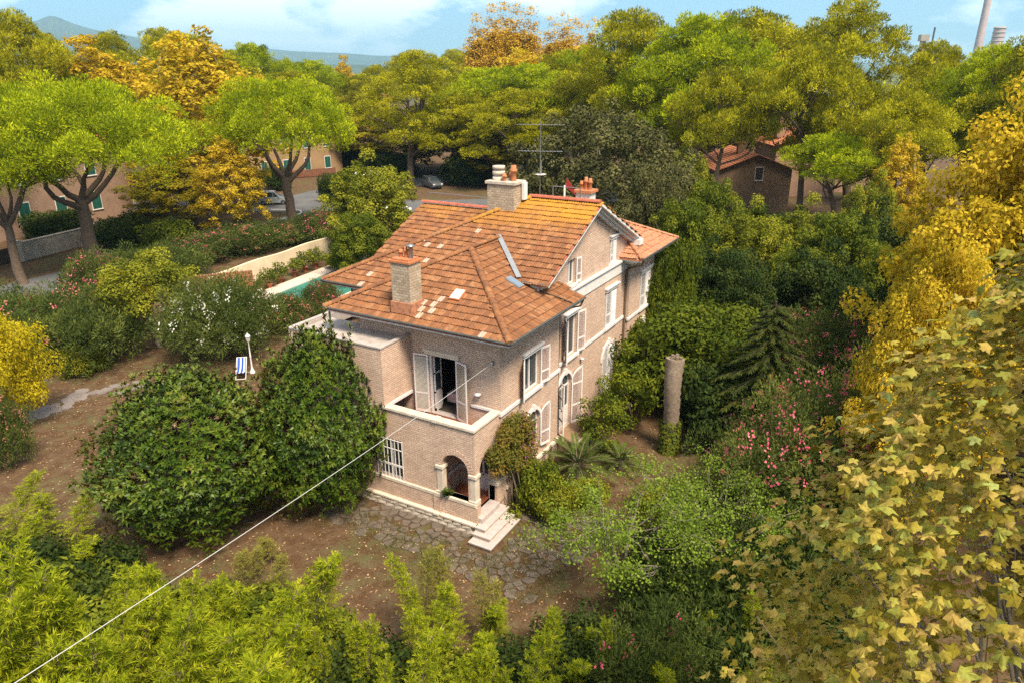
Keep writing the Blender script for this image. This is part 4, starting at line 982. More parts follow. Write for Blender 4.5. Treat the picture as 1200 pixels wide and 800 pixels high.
p = gp(507, 220); car('dark grey minivan parked under the tall pine', (p[0], p[1], .04), math.radians(-120), 'car_grey', L=4.4, H=1.7)
p = gp(462, 252); car('white car glimpsed through the light green tree', (p[0], p[1], .04), math.radians(-30), 'car_white', H=1.45, van=False)
# ---------------------------------------------------------------- far land
m, t, b = mat('far_forest'); setc(t, b, ramp(t, noise(t, .0035, 6., .65), [(.35, (.02, .045, .02)), (.6, (.045, .07, .03)), (.72, (.11, .10, .05))])); b.inputs['Roughness'].default_value = 1.
def hill(name, dist, prof, depth, seed):
    """prof: (px, py) outline as seen; built as a ridge of real height at that distance, falling away on both sides"""
    r = np.random.default_rng(seed); P = smooth(prof, 10); n = len(P); rows = [(-1., 0.), (-.7, .25), (-.45, .5), (-.2, .82), (0., 1.), (.3, .8), (1., 0.)]; V = []
    for k, (d, f) in enumerate(rows):
        for i, p in enumerate(P):
            dd = dist+depth*d*(1+.15*math.sin(i*.7+k)); q = at(p[0], p[1], dist); base = at(p[0], p[1], dd); h = max(2., q[2])
            V.append((base[0], base[1], max(-3., h*f*(1+(r.normal()*.05 if 0 < f < 1 else 0)) if f > 0 else -3.)))
    F = [(k*n+i, k*n+i+1, (k+1)*n+i+1, (k+1)*n+i) for k in range(len(rows)-1) for i in range(n-1)]
    me = bpy.data.meshes.new(name); me.from_pydata(V, [], F); me.materials.append(M['far_forest']); me.polygons.foreach_set('use_smooth', [True]*len(F)); me.update(); return tag(meshobj(name, me), kind='structure')
hill('hills', 7400, [(-420, 70), (-250, 40), (-120, 30), (-40, 26), (10, 22), (40, 24), (62, 18), (90, 28), (120, 36), (150, 41), (180, 47), (230, 58), (290, 74), (330, 84)], 1800, 1)
hill('hills', 7600, [(120, 72), (200, 66), (270, 58), (310, 57), (350, 60), (400, 62), (440, 65), (480, 66), (560, 70), (700, 74), (900, 76), (1150, 72), (1400, 66)], 1800, 2)
hill('hills', 3300, [(200, 78), (300, 76), (380, 75), (470, 77), (600, 80), (800, 82), (1100, 82), (1400, 80)], 700, 3)
# power station stacks
def stack(px, ytop, dist, r, lab, rings):
    b_ = at(px, ytop, dist); zt = b_[2]; o = thing('power_station_stack', lab, 'chimney', (b_[0], b_[1], 0), 0)
    MB().lathe((0, 0, 0), [(r*1.35, 0), (r*1.05, zt*.6), (r, zt-2), (r, zt), (r*.8, zt), (r*.8, zt-8)], 24).build('shaft', M['stack_concrete'], o)
    for k in range(rings): MB().lathe((0, 0, zt-3-k*6.5), [(r*1.005, 0), (r*1.09, .2), (r*1.09, 1.6), (r*1.005, 1.9)], 24).build('platform_ring', M['concrete'], o)
stack(1167, -38, 1500, 5.2, 'very tall grey pink concrete stack rising out of view', 2)
stack(1173, 33, 1500, 8.6, 'short wide stack with a banded dark rim beside the tall one', 5)
p = at(1084, 42, 900); o = thing('power_station_tower', 'grey box topped tower with a thin pole beside the tallest pine', 'tower', (p[0], p[1], 0), .3); zt = p[2]
MB().box((-2.4, -2.4, 0), (2.4, 2.4, zt-6)).build('shaft', M['stack_concrete'], o); MB().box((-5, -4, zt-6), (5, 4, zt)).build('cabin', M['concrete'], o); MB().tube([(2, -9, 0), (2.5, -9.4, zt+7)], .9, 6).build('pole', M['gutter'], o)
# ---------------------------------------------------------------- vegetation
def leafmat(name, cols, per_object=False, rough=.7, trans=.3, tcol=None, back=None, hue_obj=.12, spec=.05, spots=False):
    m, t, b = mat(name); oi = N(t, 'ShaderNodeObjectInfo').outputs['Random']
    if per_object: r = oi
    else:
        a = N(t, 'ShaderNodeAttribute', attribute_name='rnd').outputs['Fac']
        r = math_(t, 'ADD', a, math_(t, 'MULTIPLY', math_(t, 'SUBTRACT', oi, .5), hue_obj), True)
    n = len(cols); c = ramp(t, r, [(i/(n-1), cc) for i, cc in enumerate(cols)])
    if spots: c = mixc(t, ramp(t, noise(t, 22., 4., .7), [(.46, (0, 0, 0)), (.68, (.65, .65, .65))]), c, (.15, .085, .02))
    if back: 
        bf = N(t, 'ShaderNodeNewGeometry').outputs['Backfacing']; c = mixc(t, bf, c, back)
    setc(t, b, c); b.inputs['Roughness'].default_value = rough; b.inputs['Specular IOR Level'].default_value = spec
    tr = N(t, 'ShaderNodeBsdfTranslucent'); t.links.new(mixc(t, 1., c, tcol or (1.25, 1.3, .7), 'MULTIPLY'), tr.inputs[0])
    mx = N(t, 'ShaderNodeMixShader'); mx.inputs[0].default_value = trans
    t.links.new(b.outputs[0], mx.inputs[1]); t.links.new(tr.outputs[0], mx.inputs[2])
    t.links.new(mx.outputs[0], t.nodes['Material Output'].inputs['Surface']); return m
leafmat('pine_bright', [(.060, .092, .004), (.23, .28, .007), (.52, .54, .016)], trans=.28)
leafmat('pine_olive', [(.060, .068, .006), (.24, .235, .009), (.56, .50, .02)], trans=.28)
leafmat('plane_yellow', [(.15, .125, .012), (.42, .30, .018), (.58, .42, .035), (.55, .33, .035)], trans=.42)
leafmat('plane_orange', [(.24, .17, .014), (.46, .31, .018), (.58, .42, .03)], trans=.4)
leafmat('plane_green', [(.11, .12, .010), (.23, .20, .012), (.38, .28, .016)], trans=.42)
leafmat('poplar', [(.30, .19, .03), (.50, .31, .035), (.58, .40, .06)], trans=.35)
leafmat('holm', [(.030, .034, .012), (.075, .074, .024), (.15, .138, .048)], trans=.1)
leafmat('magnolia', [(.006, .015, .002), (.022, .046, .004), (.060, .098, .008), (.115, .14, .015), (.12, .085, .018)], trans=.05, rough=.4, back=(.10, .055, .016), spec=.14)  # near-black low end puts the shade of the crown's gaps into the leaf colour
leafmat('broad_green', [(.024, .042, .005), (.09, .115, .010), (.21, .215, .018)], trans=.28)
leafmat('broad_light', [(.055, .068, .008), (.17, .18, .014), (.32, .30, .028)], trans=.3)
leafmat('broad_dark', [(.010, .020, .005), (.030, .048, .009), (.07, .085, .015)], trans=.15)
leafmat('oleander_leaf', [(.022, .036, .008), (.07, .095, .020), (.16, .175, .036)], trans=.2)
leafmat('bamboo_leaf', [(.07, .105, .005), (.235, .275, .010), (.47, .46, .028)], trans=.38)
leafmat('bamboo_fine', [(.12, .125, .018), (.22, .21, .03), (.32, .28, .05)], trans=.3)
leafmat('conifer_leaf', [(.016, .026, .005), (.036, .050, .008), (.075, .08, .012)], trans=.1)
leafmat('yellow_bush', [(.22, .19, .010), (.40, .32, .012), (.54, .42, .02)], trans=.42)
leafmat('vine_leaf', [(.055, .075, .014), (.13, .12, .018), (.22, .12, .03)], trans=.3)
leafmat('sparse_leaf', [(.065, .11, .010), (.14, .20, .020), (.25, .31, .05)], trans=.34, rough=.5)
leafmat('ivy_leaf', [(.05, .075, .010), (.10, .125, .015), (.17, .165, .02)], trans=.25)
leafmat('palm_leaf', [(.035, .055, .010), (.06, .09, .014), (.10, .125, .02)], trans=.2, rough=.35)
leafmat('flower_pink', [(.42, .05, .10), (.60, .10, .17), (.68, .22, .25)], trans=.3)
leafmat('flower_rose', [(.38, .10, .10), (.52, .16, .14), (.55, .26, .2)], trans=.3)
leafmat('flower_white', [(.62, .60, .52), (.75, .73, .68)], trans=.3)
leafmat('flower_magenta', [(.30, .05, .20), (.45, .10, .26)], trans=.3)
leafmat('litter', [(.12, .07, .03), (.26, .17, .09), (.42, .30, .17), (.32, .17, .05)], trans=.0)
leafmat('grass_blade', [(.05, .065, .012), (.09, .10, .022), (.16, .145, .05)], trans=.25)
leafmat('big_leaf', [(.10, .09, .010), (.27, .22, .024), (.42, .34, .06), (.46, .32, .09), (.29, .31, .05), (.38, .44, .16)], trans=.38, hue_obj=0., rough=.5, spots=True)
leafmat('big_leaf_obj', [(.10, .09, .010), (.27, .22, .024), (.42, .34, .06), (.46, .32, .09), (.34, .32, .06), (.32, .34, .07)], True, trans=.38, rough=.5, spots=True)

def unit(v): return v/(np.linalg.norm(v, axis=-1, keepdims=True)+1e-9)
class Leaves:
    def __init__(s, seed): s.r = np.random.default_rng(seed); s.V = []; s.a = []
    def diamonds(s, P, D, Nn, L, Wd, rnd, fold=.15):
        D = unit(D); side = unit(np.cross(D, Nn)); nn = np.cross(side, D); L = np.asarray(L)[:, None]; Wd = np.asarray(Wd)[:, None]
        mid = P+D*L*.42+nn*fold*Wd
        s.V.append(np.stack([P, mid+side*Wd/2, P+D*L, mid-side*Wd/2], 1)); s.a.append(np.clip(rnd, 0, 1)); return s
    def on_lumps(s, lumps, dens, L, Wd, mode='leaf', under=.35, droop=.25, jl=.35, shell=(.6, 1.12), contrast=.55, up=.45):
        """leaves spread through the outer shell of ellipsoid lumps; lumps (n,7): centre, radii, tone"""
        r = s.r; lumps = np.asarray(lumps); R = lumps[:, 3:6]
        area = 4*math.pi*((R[:, 0]*R[:, 1])**1.6/3+(R[:, 0]*R[:, 2])**1.6/3+(R[:, 1]*R[:, 2])**1.6/3)**(1/1.6)
        cnt = np.maximum(4, (area*dens).astype(int)); idx = np.repeat(np.arange(len(lumps)), cnt); n = len(idx)
        d = unit(r.normal(size=(n, 3))); keep = (d[:, 2] > -.25) | (r.random(n) < under); idx, d = idx[keep], d[keep]; n = len(idx)
        rad = r.uniform(shell[0], shell[1], (n, 1)); P = lumps[idx, :3]+d*R[idx]*rad; nrm = unit(d/R[idx])
        ll = L*(1+r.uniform(-jl, jl, n)); ww = Wd*(1+r.uniform(-jl, jl, n)); U_ = np.array([0, 0, 1.])
        if mode == 'needle':
            D = unit(nrm*.9+U_*up+r.normal(size=(n, 3))*.42); Nn = unit(r.normal(size=(n, 3))+nrm*.3)
        else:
            Nn = unit(nrm*.75+U_*up+r.normal(size=(n, 3))*.45); D = unit(np.cross(Nn, r.normal(size=(n, 3))))+nrm*.25; D = D-U_*droop
        tone = lumps[idx, 6]*contrast+r.random(n)*(1-contrast)
        return s.diamonds(P, D, Nn, ll, ww, tone)
    def mesh(s, name, m):
        V = np.concatenate(s.V); n = len(V); a = np.repeat(np.concatenate(s.a), 4).astype(np.float32)
        me = bpy.data.meshes.new(name); me.vertices.add(4*n); me.loops.add(4*n); me.polygons.add(n)
        me.vertices.foreach_set('co', V.reshape(-1).astype(np.float32)); me.loops.foreach_set('vertex_index', np.arange(4*n, dtype=np.int32))
        me.polygons.foreach_set('loop_start', np.arange(0, 4*n, 4, dtype=np.int32)); me.polygons.foreach_set('loop_total', np.full(n, 4, np.int32))
        at_ = me.attributes.new('rnd', 'FLOAT', 'POINT'); at_.data.foreach_set('value', a); me.materials.append(M[m]); me.update(); return me
def lumps_on(r, c, R, n, lr, zmin=-.3, flat=.75, inner=.0, jitter=.16):
    """lump centres over an ellipsoid, evenly with jitter"""
    k = np.arange(n)+.5; z = 1-(1-zmin)*k/n; ph = k*2.399963+r.uniform(0, 6); rr = np.sqrt(np.maximum(0, 1-z*z)); d = np.stack([rr*np.cos(ph), rr*np.sin(ph), z], 1)
    d = d+r.normal(size=d.shape)*jitter; f = 1-r.random((n, 1))**2*.28
    if inner: f = np.where(r.random((n, 1)) < inner, r.uniform(.35, .75, (n, 1)), f)
    rad = lr*r.uniform(.72, 1.3, (n, 1)); P = np.array(c)+d*np.array(R)*f
    return np.concatenate([P, rad, rad, rad*flat, r.random((n, 1))], 1)
def limb(mb, p, q, r0, r1, rng, bend=.12, n=5, sides=6):
    p, q = np.array(p, float), np.array(q, float); L = np.linalg.norm(q-p); off = rng.normal(size=3)*L*bend; off[2] = abs(off[2])*.4-L*.06; pts = []
    for i in range(n+1):
        k = i/n; pts.append(p*(1-k)+q*k+off*math.sin(math.pi*k)+(rng.normal(size=3)*L*.012 if 0 < i < n else 0))
    mb.tube(pts, [r0+(r1-r0)*(i/n)**.8 for i in range(n+1)], sides); return pts
ARCH = {}
def umbrella(seed, R=9., H=16., hc=5.6, trunk=.62, fork=.38, lean=(0, 0), mk='pine_bright', nl=230, dens=30, fine=.78):
    r = np.random.default_rng(seed); L = Leaves(seed); zb = H-hc
    lumps = lumps_on(r, (0, 0, zb), (R*.93, R*.93, hc*.86), nl, R*.118, -.02, .8, .0, .09)
    und = lumps_on(r, (0, 0, zb+.2), (R*.8, R*.8, 1.0), nl//4, R*.10, -.6, .6, .5)
    L.on_lumps(np.concatenate([lumps]), dens, .27, .082, 'needle', .25, up=.5, contrast=.5); L.on_lumps(und, dens*.35, .42*fine, .12*fine, 'needle', .4, contrast=.3)
    mb = MB(); f = H*fork; top = np.array([lean[0], lean[1], f]); pts = limb(mb, (0, 0, -.2), top, trunk*1.15, trunk*.75, r, .03, 6, 9)
    for k in range(6):
        a = k*1.05+r.uniform(-.3, .3); rr = R*r.uniform(.3, .5); q = np.array([rr*math.cos(a), rr*math.sin(a), zb+r.uniform(-.2, .6)]); P = limb(mb, top-(0, 0, r.uniform(0, .8)), q, trunk*.5, trunk*.2, r, .1, 5, 7)
        for j in range(4):
            w = a+r.uniform(-.8, .8); e = q+np.array([math.cos(w), math.sin(w), .25])*R*r.uniform(.2, .42); limb(mb, P[-2 if j % 2 else -1], e, trunk*.18, .04, r, .1, 3, 5)
    return [('trunk', mb.mesh('trunk', M['bark_pine'])), ('crown', L.mesh('crown', mk))], R, H
def cloud_pine(seed, R=7., H=20., mk='pine_olive', pads=15, dens=26, crown0=.42, lean=1.2):
    r = np.random.default_rng(seed); L = Leaves(seed); mb = MB(); lumps = []
    tp = np.array([r.normal()*lean, r.normal()*lean, H*.86]); mid = np.array([r.normal()*lean, r.normal()*lean, H*.45])
    pts = []
    for i in range(9):
        k = i/8; pts.append((1-k)**2*np.array([0, 0, -.2])+2*k*(1-k)*mid+k*k*tp)
    mb.tube(pts, [.50-.40*(i/8) for i in range(9)], 8)
    for i in range(pads):
        k = crown0+(1-crown0)*(i+.5)/pads; a = i*2.4+r.uniform(-.4, .4); prof = math.sin(math.pi*min(1, (k-crown0)/(1-crown0)*.62+.30)); rr = R*prof*r.uniform(.45, .85)
        if i >= pads-2: rr *= .35
        c = np.array([rr*math.cos(a), rr*math.sin(a), H*k-.6])+np.array([*(pts[min(8, int(k*8))][:2]), 0])*.6; pr = R*r.uniform(.30, .46)
        lumps.append(lumps_on(r, c, (pr, pr, pr*.55), 30, pr*.25, -.3, .85, .0, .22)); 
        q = limb(mb, pts[max(2, min(7, int(k*8)-1))], c-(0, 0, pr*.2), .16, .05, r, .12, 4, 6)
        for j in range(3): limb(mb, q[-2], c+r.normal(size=3)*pr*.5, .05, .02, r, .1, 2, 4)
    L.on_lumps(np.concatenate(lumps), dens*1.3, .32, .095, 'needle', .3, up=.6, contrast=.6)
    return [('trunk', mb.mesh('trunk', M['bark_pine'])), ('crown', L.mesh('crown', mk))], R, H
def broadleaf(seed, R=5., H=12., mk='broad_green', nl=120, dens=34, ll=.30, lw=.17, crown0=.18, lr=.2, bark='bark_grey', trunk=.28, zmin=-.75, droop=.25, inner=.15, power=1., jitter=.16, mode='leaf', forks=5, contrast=.5, shell=(.6, 1.12)):
    r = np.random.default_rng(seed); L = Leaves(seed); zc = H*(1+crown0)/2; hz = H*(1-crown0)/2
    lumps = lumps_on(r, (0, 0, zc), (R*.86, R*.86, hz*.9), nl, R*lr, zmin, .85, inner, jitter)
    if power != 1: 
        k = (lumps[:, 2]-zc)/hz; lumps[:, :2] *= np.clip(1-(power-1)*np.maximum(0, k), .12, 1.2)[:, None]
    L.on_lumps(lumps, dens, ll, lw, mode, .5, droop, contrast=contrast, shell=shell); mb = MB(); f = H*max(.12, crown0*.9); top = np.array([r.normal()*.2, r.normal()*.2, f])
    limb(mb, (0, 0, -.15), top, trunk, trunk*.8, r, .03, 4, 8); 
    ctr = limb(mb, top, (top[0], top[1], H*.9), trunk*.7, .03, r, .03, 6, 6)
    pick = r.choice(nl, min(nl, forks*5), replace=False)
    for i, j in enumerate(pick): limb(mb, ctr[min(4, int(max(0, (lumps[j, 2]-f))/(H-f)*5))], lumps[j, :3], trunk*(.35 if i < forks else .14), .015, r, .1, 4, 5)
    return [('trunk', mb.mesh('trunk', M[bark])), ('crown', L.mesh('crown', mk))], R, H
def shrub(seed, R=2., H=2.4, mk='oleander_leaf', nl=60, dens=60, ll=.2, lw=.05, lr=.28, flower=None, fdens=1.2, zmin=-.6, stems=9, up=.3, mode='needle', fsize=.11, bark='twig', contrast=.5, fclump=5):
    r = np.random.default_rng(seed); L = Leaves(seed); lumps = lumps_on(r, (0, 0, H*.5), (R*.85, R*.85, H*.46), nl, R*lr, zmin, .85, .15, .2)
    L.on_lumps(lumps, dens, ll, lw, mode, .6, .2, up=up, contrast=contrast); mb = MB()
    for i in range(stems): j = r.integers(nl); limb(mb, (r.normal()*R*.1, r.normal()*R*.1, -.05), lumps[j, :3], .035, .012, r, .1, 3, 5)
    parts = [('stems', mb.mesh('stems', M[bark])), ('foliage', L.mesh('foliage', mk))]
    if flower:
        F = Leaves(seed+99); rr = F.r; n = int(fdens*R*H*26); j = rr.integers(nl, size=n); d = unit(rr.normal(size=(n, 3))+(0, 0, .7)); P = lumps[j, :3]+d*lumps[j, 3:6]*1.08
        ok = rr.random(n) < np.clip(.25+lumps[j, 6]*1.2, 0, 1); P, d = P[ok], d[ok]; n = len(P)
        for k in range(fclump):
            Q = P+rr.normal(size=(n, 3))*fsize*.8; F.diamonds(Q, unit(np.cross(d, rr.normal(size=(n, 3)))), d, np.full(n, fsize)*rr.uniform(.7, 1.3, n), np.full(n, fsize*.9), rr.random(n), .1)
        parts.append(('blossom', F.mesh('blossom', flower)))
    return parts, R, H
def arch(key, fn, *a, **k): ARCH[key] = fn(*a, **k)
def plant(key, name, label, cat, loc, rz=0., sxy=1., sz=1., group=None):
    parts, R, H = ARCH[key]; o = thing(name, label, cat, loc, rz, group); o.scale = (sxy, sxy, sz)
    for pn, me in parts: meshobj(pn, me, o)
    return o
_rz = random.Random(77)
def seen(key, name, label, cat, px, ytop, wpx, dist, group=None, ymid=None, rz=None, base=None, zfac=1.):
    """set a plant where the picture shows it: column, top row, width in pixels, ground distance in metres"""
    parts, R, H = ARCH[key]; ym = ymid if ymid is not None else ytop+40
    p = at(px, ym, dist); top = at(px, ytop, dist)[2]; w = wpx/ppm((p[0], p[1], max(0, top*.6))); s = w/(2*R)
    return plant(key, name, label, cat, (p[0], p[1], 0), _rz.uniform(0, 6.28) if rz is None else rz, s, max(.25, top/H)*zfac, group)
# ---------------------------------------------------------------- tree kinds
arch('umb1', umbrella, 1, 9.5, 16., 6.4, nl=290, dens=30); arch('umb2', umbrella, 2, 8.2, 16., 6.2, lean=(.5, -.3), nl=230, dens=36)
arch('flat', cloud_pine, 15, 6.5, 15., 'pine_bright', 9, 28, .66, 2.2); arch('flat2', cloud_pine, 16, 7., 18., 'pine_olive', 11, 26, .62, 2.6)
arch('cp1', cloud_pine, 11, 7., 20.); arch('cp3', cloud_pine, 13, 6.5, 21., pads=16, crown0=.36, lean=1.8)
arch('cpb', cloud_pine, 14, 8., 20., 'pine_bright', 16)
arch('py', broadleaf, 21, 5.5, 18., 'plane_yellow', 300, 23, .34, .22, .10, .105, 'bark_pale', .35, power=1.45)
arch('po', broadleaf, 22, 5.5, 17., 'plane_orange', 260, 22, .34, .22, .10, .11, 'bark_pale', .35, power=1.4)
arch('pg', broadleaf, 23, 5.5, 16., 'plane_green', 270, 22, .34, .22, .08, .115, 'bark_pale', .35, power=1.2)
arch('pymid', broadleaf, 24, 6.4, 15., 'plane_yellow', 440, 33, .21, .16, .10, .11, 'bark_pale', .3, power=1.5)
arch('poplar', broadleaf, 25, 1.9, 22., 'poplar', 420, 20, .30, .2, .25, .24, 'bark_pale', .16, power=1.25, jitter=.3, shell=(.1, 2.2))
arch('holm', broadleaf, 26, 8., 14., 'holm', 300, 26, .30, .15, .06, .10, 'bark_grey', .5, power=1.1, contrast=.45)
arch('bl1', broadleaf, 27, 4.2, 9., 'broad_green', 200, 48, .24, .14, .10, .14, contrast=.6); arch('bl2', broadleaf, 28, 4.5, 10., 'broad_light', 200, 44, .25, .15, .10, .14, contrast=.6)
arch('bd', broadleaf, 29, 4.5, 9., 'broad_dark', 180, 46, .24, .15, .06, .15, contrast=.6)
def magnolia(seed, R=4., H=7.6):
    r = np.random.default_rng(seed); L = Leaves(seed); n = 5200; k = np.arange(n)+.5; z = 1-1.85*k/n; ph = k*2.399963; q = np.sqrt(np.maximum(0, 1-z*z)); d = np.stack([q*np.cos(ph), q*np.sin(ph), z], 1)+r.normal(size=(n, 3))*.05
    bump_ = np.zeros(n); 
    for c in unit(r.normal(size=(90, 3))): bump_ = np.maximum(bump_, np.exp(-((unit(d)-c)**2).sum(1)/.03)*r.uniform(.3, 1))
    f = (.74+.27*bump_+r.normal(size=n)*.04-r.random(n)**3*.25+(r.random(n) < .03)*.07)[:, None]; cone = np.where(d[:, 2] > 0, 1-.30*np.clip(d[:, 2], 0, 1)**1.5, 1.)[:, None]; P = np.array([0, 0, H*.46])+d*np.array([R, R, H*.54])*f*np.concatenate([cone, cone, np.ones_like(cone)], 1); nrm = unit(d/np.array([R, R, H*.52]))
    P[:, 2] = np.maximum(P[:, 2], .15); tone = bump_*.35+r.random(n)*.3  # tone rises on the bumps, so shade in the hollows is painted in
    for j in range(8):
        a = j*math.pi*2/8+r.uniform(0, .6, n); t1 = unit(np.cross(nrm, np.array([.3, .5, .8])+r.normal(size=(n, 3))*.05)); t2 = np.cross(nrm, t1)
        D = unit(nrm*r.uniform(.25, 1.1, (n, 1))+(t1*np.cos(a)[:, None]+t2*np.sin(a)[:, None])+np.array([0, 0, .25])); L.diamonds(P+r.normal(size=(n, 3))*.03, D, unit(nrm+(0, 0, .6)), r.uniform(.15, .25, n), r.uniform(.065, .10, n), tone+r.random(n)*.4, .18)
    mb = MB(); ctr = limb(mb, (0, 0, -.1), (0, 0, H*.85), .22, .04, r, .02, 6, 8)
    for i in range(26): j = r.integers(n); limb(mb, ctr[1+i % 5], P[j]*.9, .06, .015, r, .08, 3, 5)
    return [('trunk', mb.mesh('trunk', M['bark_grey'])), ('crown', L.mesh('crown', 'magnolia'))], R, H
arch('mag', magnolia, 30)
arch('ol1', shrub, 41, 2.6, 2.9, nl=80, flower='flower_rose', dens=55); arch('ol2', shrub, 42, 2.4, 3.0, nl=75, flower='flower_pink', dens=60, fdens=1.8); arch('olw', shrub, 43, 3.0, 3.4, nl=90, flower='flower_white', dens=55, fdens=.9)
arch('ol3', shrub, 142, 2.4, 3.0, nl=75, flower='flower_pink', dens=60, fdens=.25); arch('oln', shrub, 44, 2.4, 2.6, nl=70, dens=60); arch('old', shrub, 45, 2., 2.4, 'broad_dark', 60, 70, .22, .05)
arch('olbig', shrub, 46, 2.8, 4.2, nl=110, flower='flower_pink', dens=58, ll=.17, lw=.04, fdens=1.9, fsize=.10)
arch('rb', shrub, 47, 2.2, 2.6, 'broad_dark', 70, 60, .2, .12, mode='leaf'); arch('gb', shrub, 48, 1.6, 1.8, 'broad_green', 50, 80, .16, .09, mode='leaf'); arch('lb', shrub, 49, 1.4, 1.5, 'broad_light', 45, 80, .15, .08, mode='leaf')
arch('yb', shrub, 50, 2.6, 4.4, 'yellow_bush', 130, 70, .15, .07, .2, mode='leaf'); arch('cyp', shrub, 51, .9, 2.6, 'broad_green', 40, 150, .13, .06, mode='leaf', zmin=-.9)
arch('ub', shrub, 152, 1.6, 1.9, 'broad_dark', 50, 80, .16, .08, mode='leaf'); arch('pot', shrub, 52, .55, .95, 'broad_green', 22, 130, .15, .06, mode='leaf')
arch('clim', shrub, 53, 3.4, 4.4, 'broad_green', 120, 48, .20, .13, .24, mode='leaf', contrast=.6)
def bamboo(seed, H=4.4, mk='bamboo_leaf', nb=95, spread=.85, lf=16, ll=.19, lw=.026, lean=.5):
    r = np.random.default_rng(seed); L = Leaves(seed); mb = MB(); a0 = r.uniform(0, 6.28); pts = []
    for i in range(10): k = i/9; pts.append(np.array([math.cos(a0)*lean*k**2.2, math.sin(a0)*lean*k**2.2, H*(k-.06*k**3)]))
    mb.tube(pts, [.017*(1-.8*i/9) for i in range(10)], 5); pts = np.array(pts)
    for i in range(nb):
        k = .18+.80*(i/nb)**.85; j = min(8, int(k*9)); u = k*9-j; b0 = pts[j]*(1-u)+pts[j+1]*u; a = i*2.4+r.uniform(-.5, .5); ln = spread*(1.12-k)**.75*r.uniform(.6, 1.15)+.10
        dv = np.array([math.cos(a), math.sin(a), r.uniform(.35, .95)]); dv /= np.linalg.norm(dv); tip = b0+dv*ln-(0, 0, .16*ln*ln); mb.tube([b0, tip], [.005, .002], 3, False)
        n = lf; f = r.uniform(.15, 1.05, n)[:, None]; Q = b0+(tip-b0)*f; D = unit(dv*.75+r.normal(size=(n, 3))*.5+np.array([0, 0, .05])); L.diamonds(Q, D, unit(np.array([0, 0, 1.])+r.normal(size=(n, 3))*.5), r.uniform(.7, 1.2, n)*ll, r.uniform(.8, 1.2, n)*lw, r.random(n)*.55+r.random()*.45, .1)
    return [('culm', mb.mesh('culm', M['twig'])), ('foliage', L.mesh('foliage', mk))], 1., H
for k in range(5): arch('bam%d' % k, bamboo, 60+k, 4.4, 'bamboo_leaf', 130, .62, 42, .112, .0155, .3+.22*k)
for k in range(3): arch('fine%d' % k, bamboo, 70+k, 3.2, 'bamboo_fine', 120, .7, 18, .14, .017, .3)
def conifer(seed, H=7., R=2.6):
    r = np.random.default_rng(seed); L = Leaves(seed); mb = MB(); mb.tube([(0, 0, -.1), (.05, 0, H*.5), (0, .05, H)], [.14, .09, .02], 7)
    for i in range(170):
        k = (i+.5)/170; z = H*(.06+.92*k); a = i*2.4; ln = R*(1.05-k)**.8*r.uniform(.75, 1.1)+.15; base = np.array([0, 0, z]); dv = np.array([math.cos(a), math.sin(a), .12]); P = [base+dv*ln*t-np.array([0, 0, .38*ln*t*t]) for t in np.linspace(0, 1, 5)]; mb.tube(P, [.025, .02, .014, .01, .005], 4, False); P = np.array(P)
        n = int(330*ln/R)+60; t = r.uniform(.1, 1, n); j = np.minimum(3, (t*4).astype(int)); u = (t*4-j)[:, None]; Q = P[j]*(1-u)+P[j+1]*u; side = np.cross(dv, (0, 0, 1.)); Q = Q+side*r.normal(size=(n, 1))*.18*(1.1-t)[:, None]*ln*.5
        D = unit(dv*.5+side*r.normal(size=(n, 1))*.5+np.array([0, 0, -.75])+r.normal(size=(n, 3))*.25); L.diamonds(Q, D, unit(np.array([0, 0, 1.])+r.normal(size=(n, 3))*.6), r.uniform(.10, .19, n), r.uniform(.025, .045, n), r.random(n)*.6+r.random()*.4)
    return [('trunk', mb.mesh('trunk', M['dark_wood'])), ('crown', L.mesh('crown', 'conifer_leaf'))], R, H
arch('con', conifer, 80)
def sparse_tree(seed, R=3.1, H=4.6):
    r = np.random.default_rng(seed); L = Leaves(seed); mb = MB(); tips = []
    for s in range(4):
        a = s*1.6+r.uniform(-.3, .3); q = np.array([math.cos(a)*R*.32, math.sin(a)*R*.32, H*.5]); P = limb(mb, (r.normal()*.12, r.normal()*.12, -.1), q, .085, .05, r, .1, 5, 6)
        for b in range(6):
            a2 = a+r.uniform(-1.1, 1.1); e = np.array([math.cos(a2)*R*r.uniform(.45, .95), math.sin(a2)*R*r.uniform(.45, .95), H*r.uniform(.55, .95)]); e[2] -= .30*np.hypot(e[0], e[1])/R*H*.6; P2 = limb(mb, P[r.integers(2, 6)], e, .035, .014, r, .12, 4, 5)
            for c in range(7):
                e2 = e+r.normal(size=3)*np.array([.62, .62, .32]); limb(mb, P2[r.integers(2, 5)], e2, .012, .004, r, .1, 3, 4); tips += [e2]*3+[(e+e2)/2]
    T = np.array(tips); n = len(T)*13; j = r.integers(len(T), size=n); P = T[j]+r.normal(size=(n, 3))*np.array([.2, .2, .12]); L.diamonds(P, unit(r.normal(size=(n, 3))+(0, 0, -.2)), unit(np.array([0, 0, 1.2])+r.normal(size=(n, 3))*.7), r.uniform(.075, .125, n), r.uniform(.055, .085, n), r.random(n)*.6+(j % 7)/7*.4, .12)
    return [('trunk', mb.mesh('trunk', M['bark_grey'])), ('crown', L.mesh('crown', 'sparse_leaf'))], R, H
arch('sp', sparse_tree, 81); arch('sp2', sparse_tree, 82)
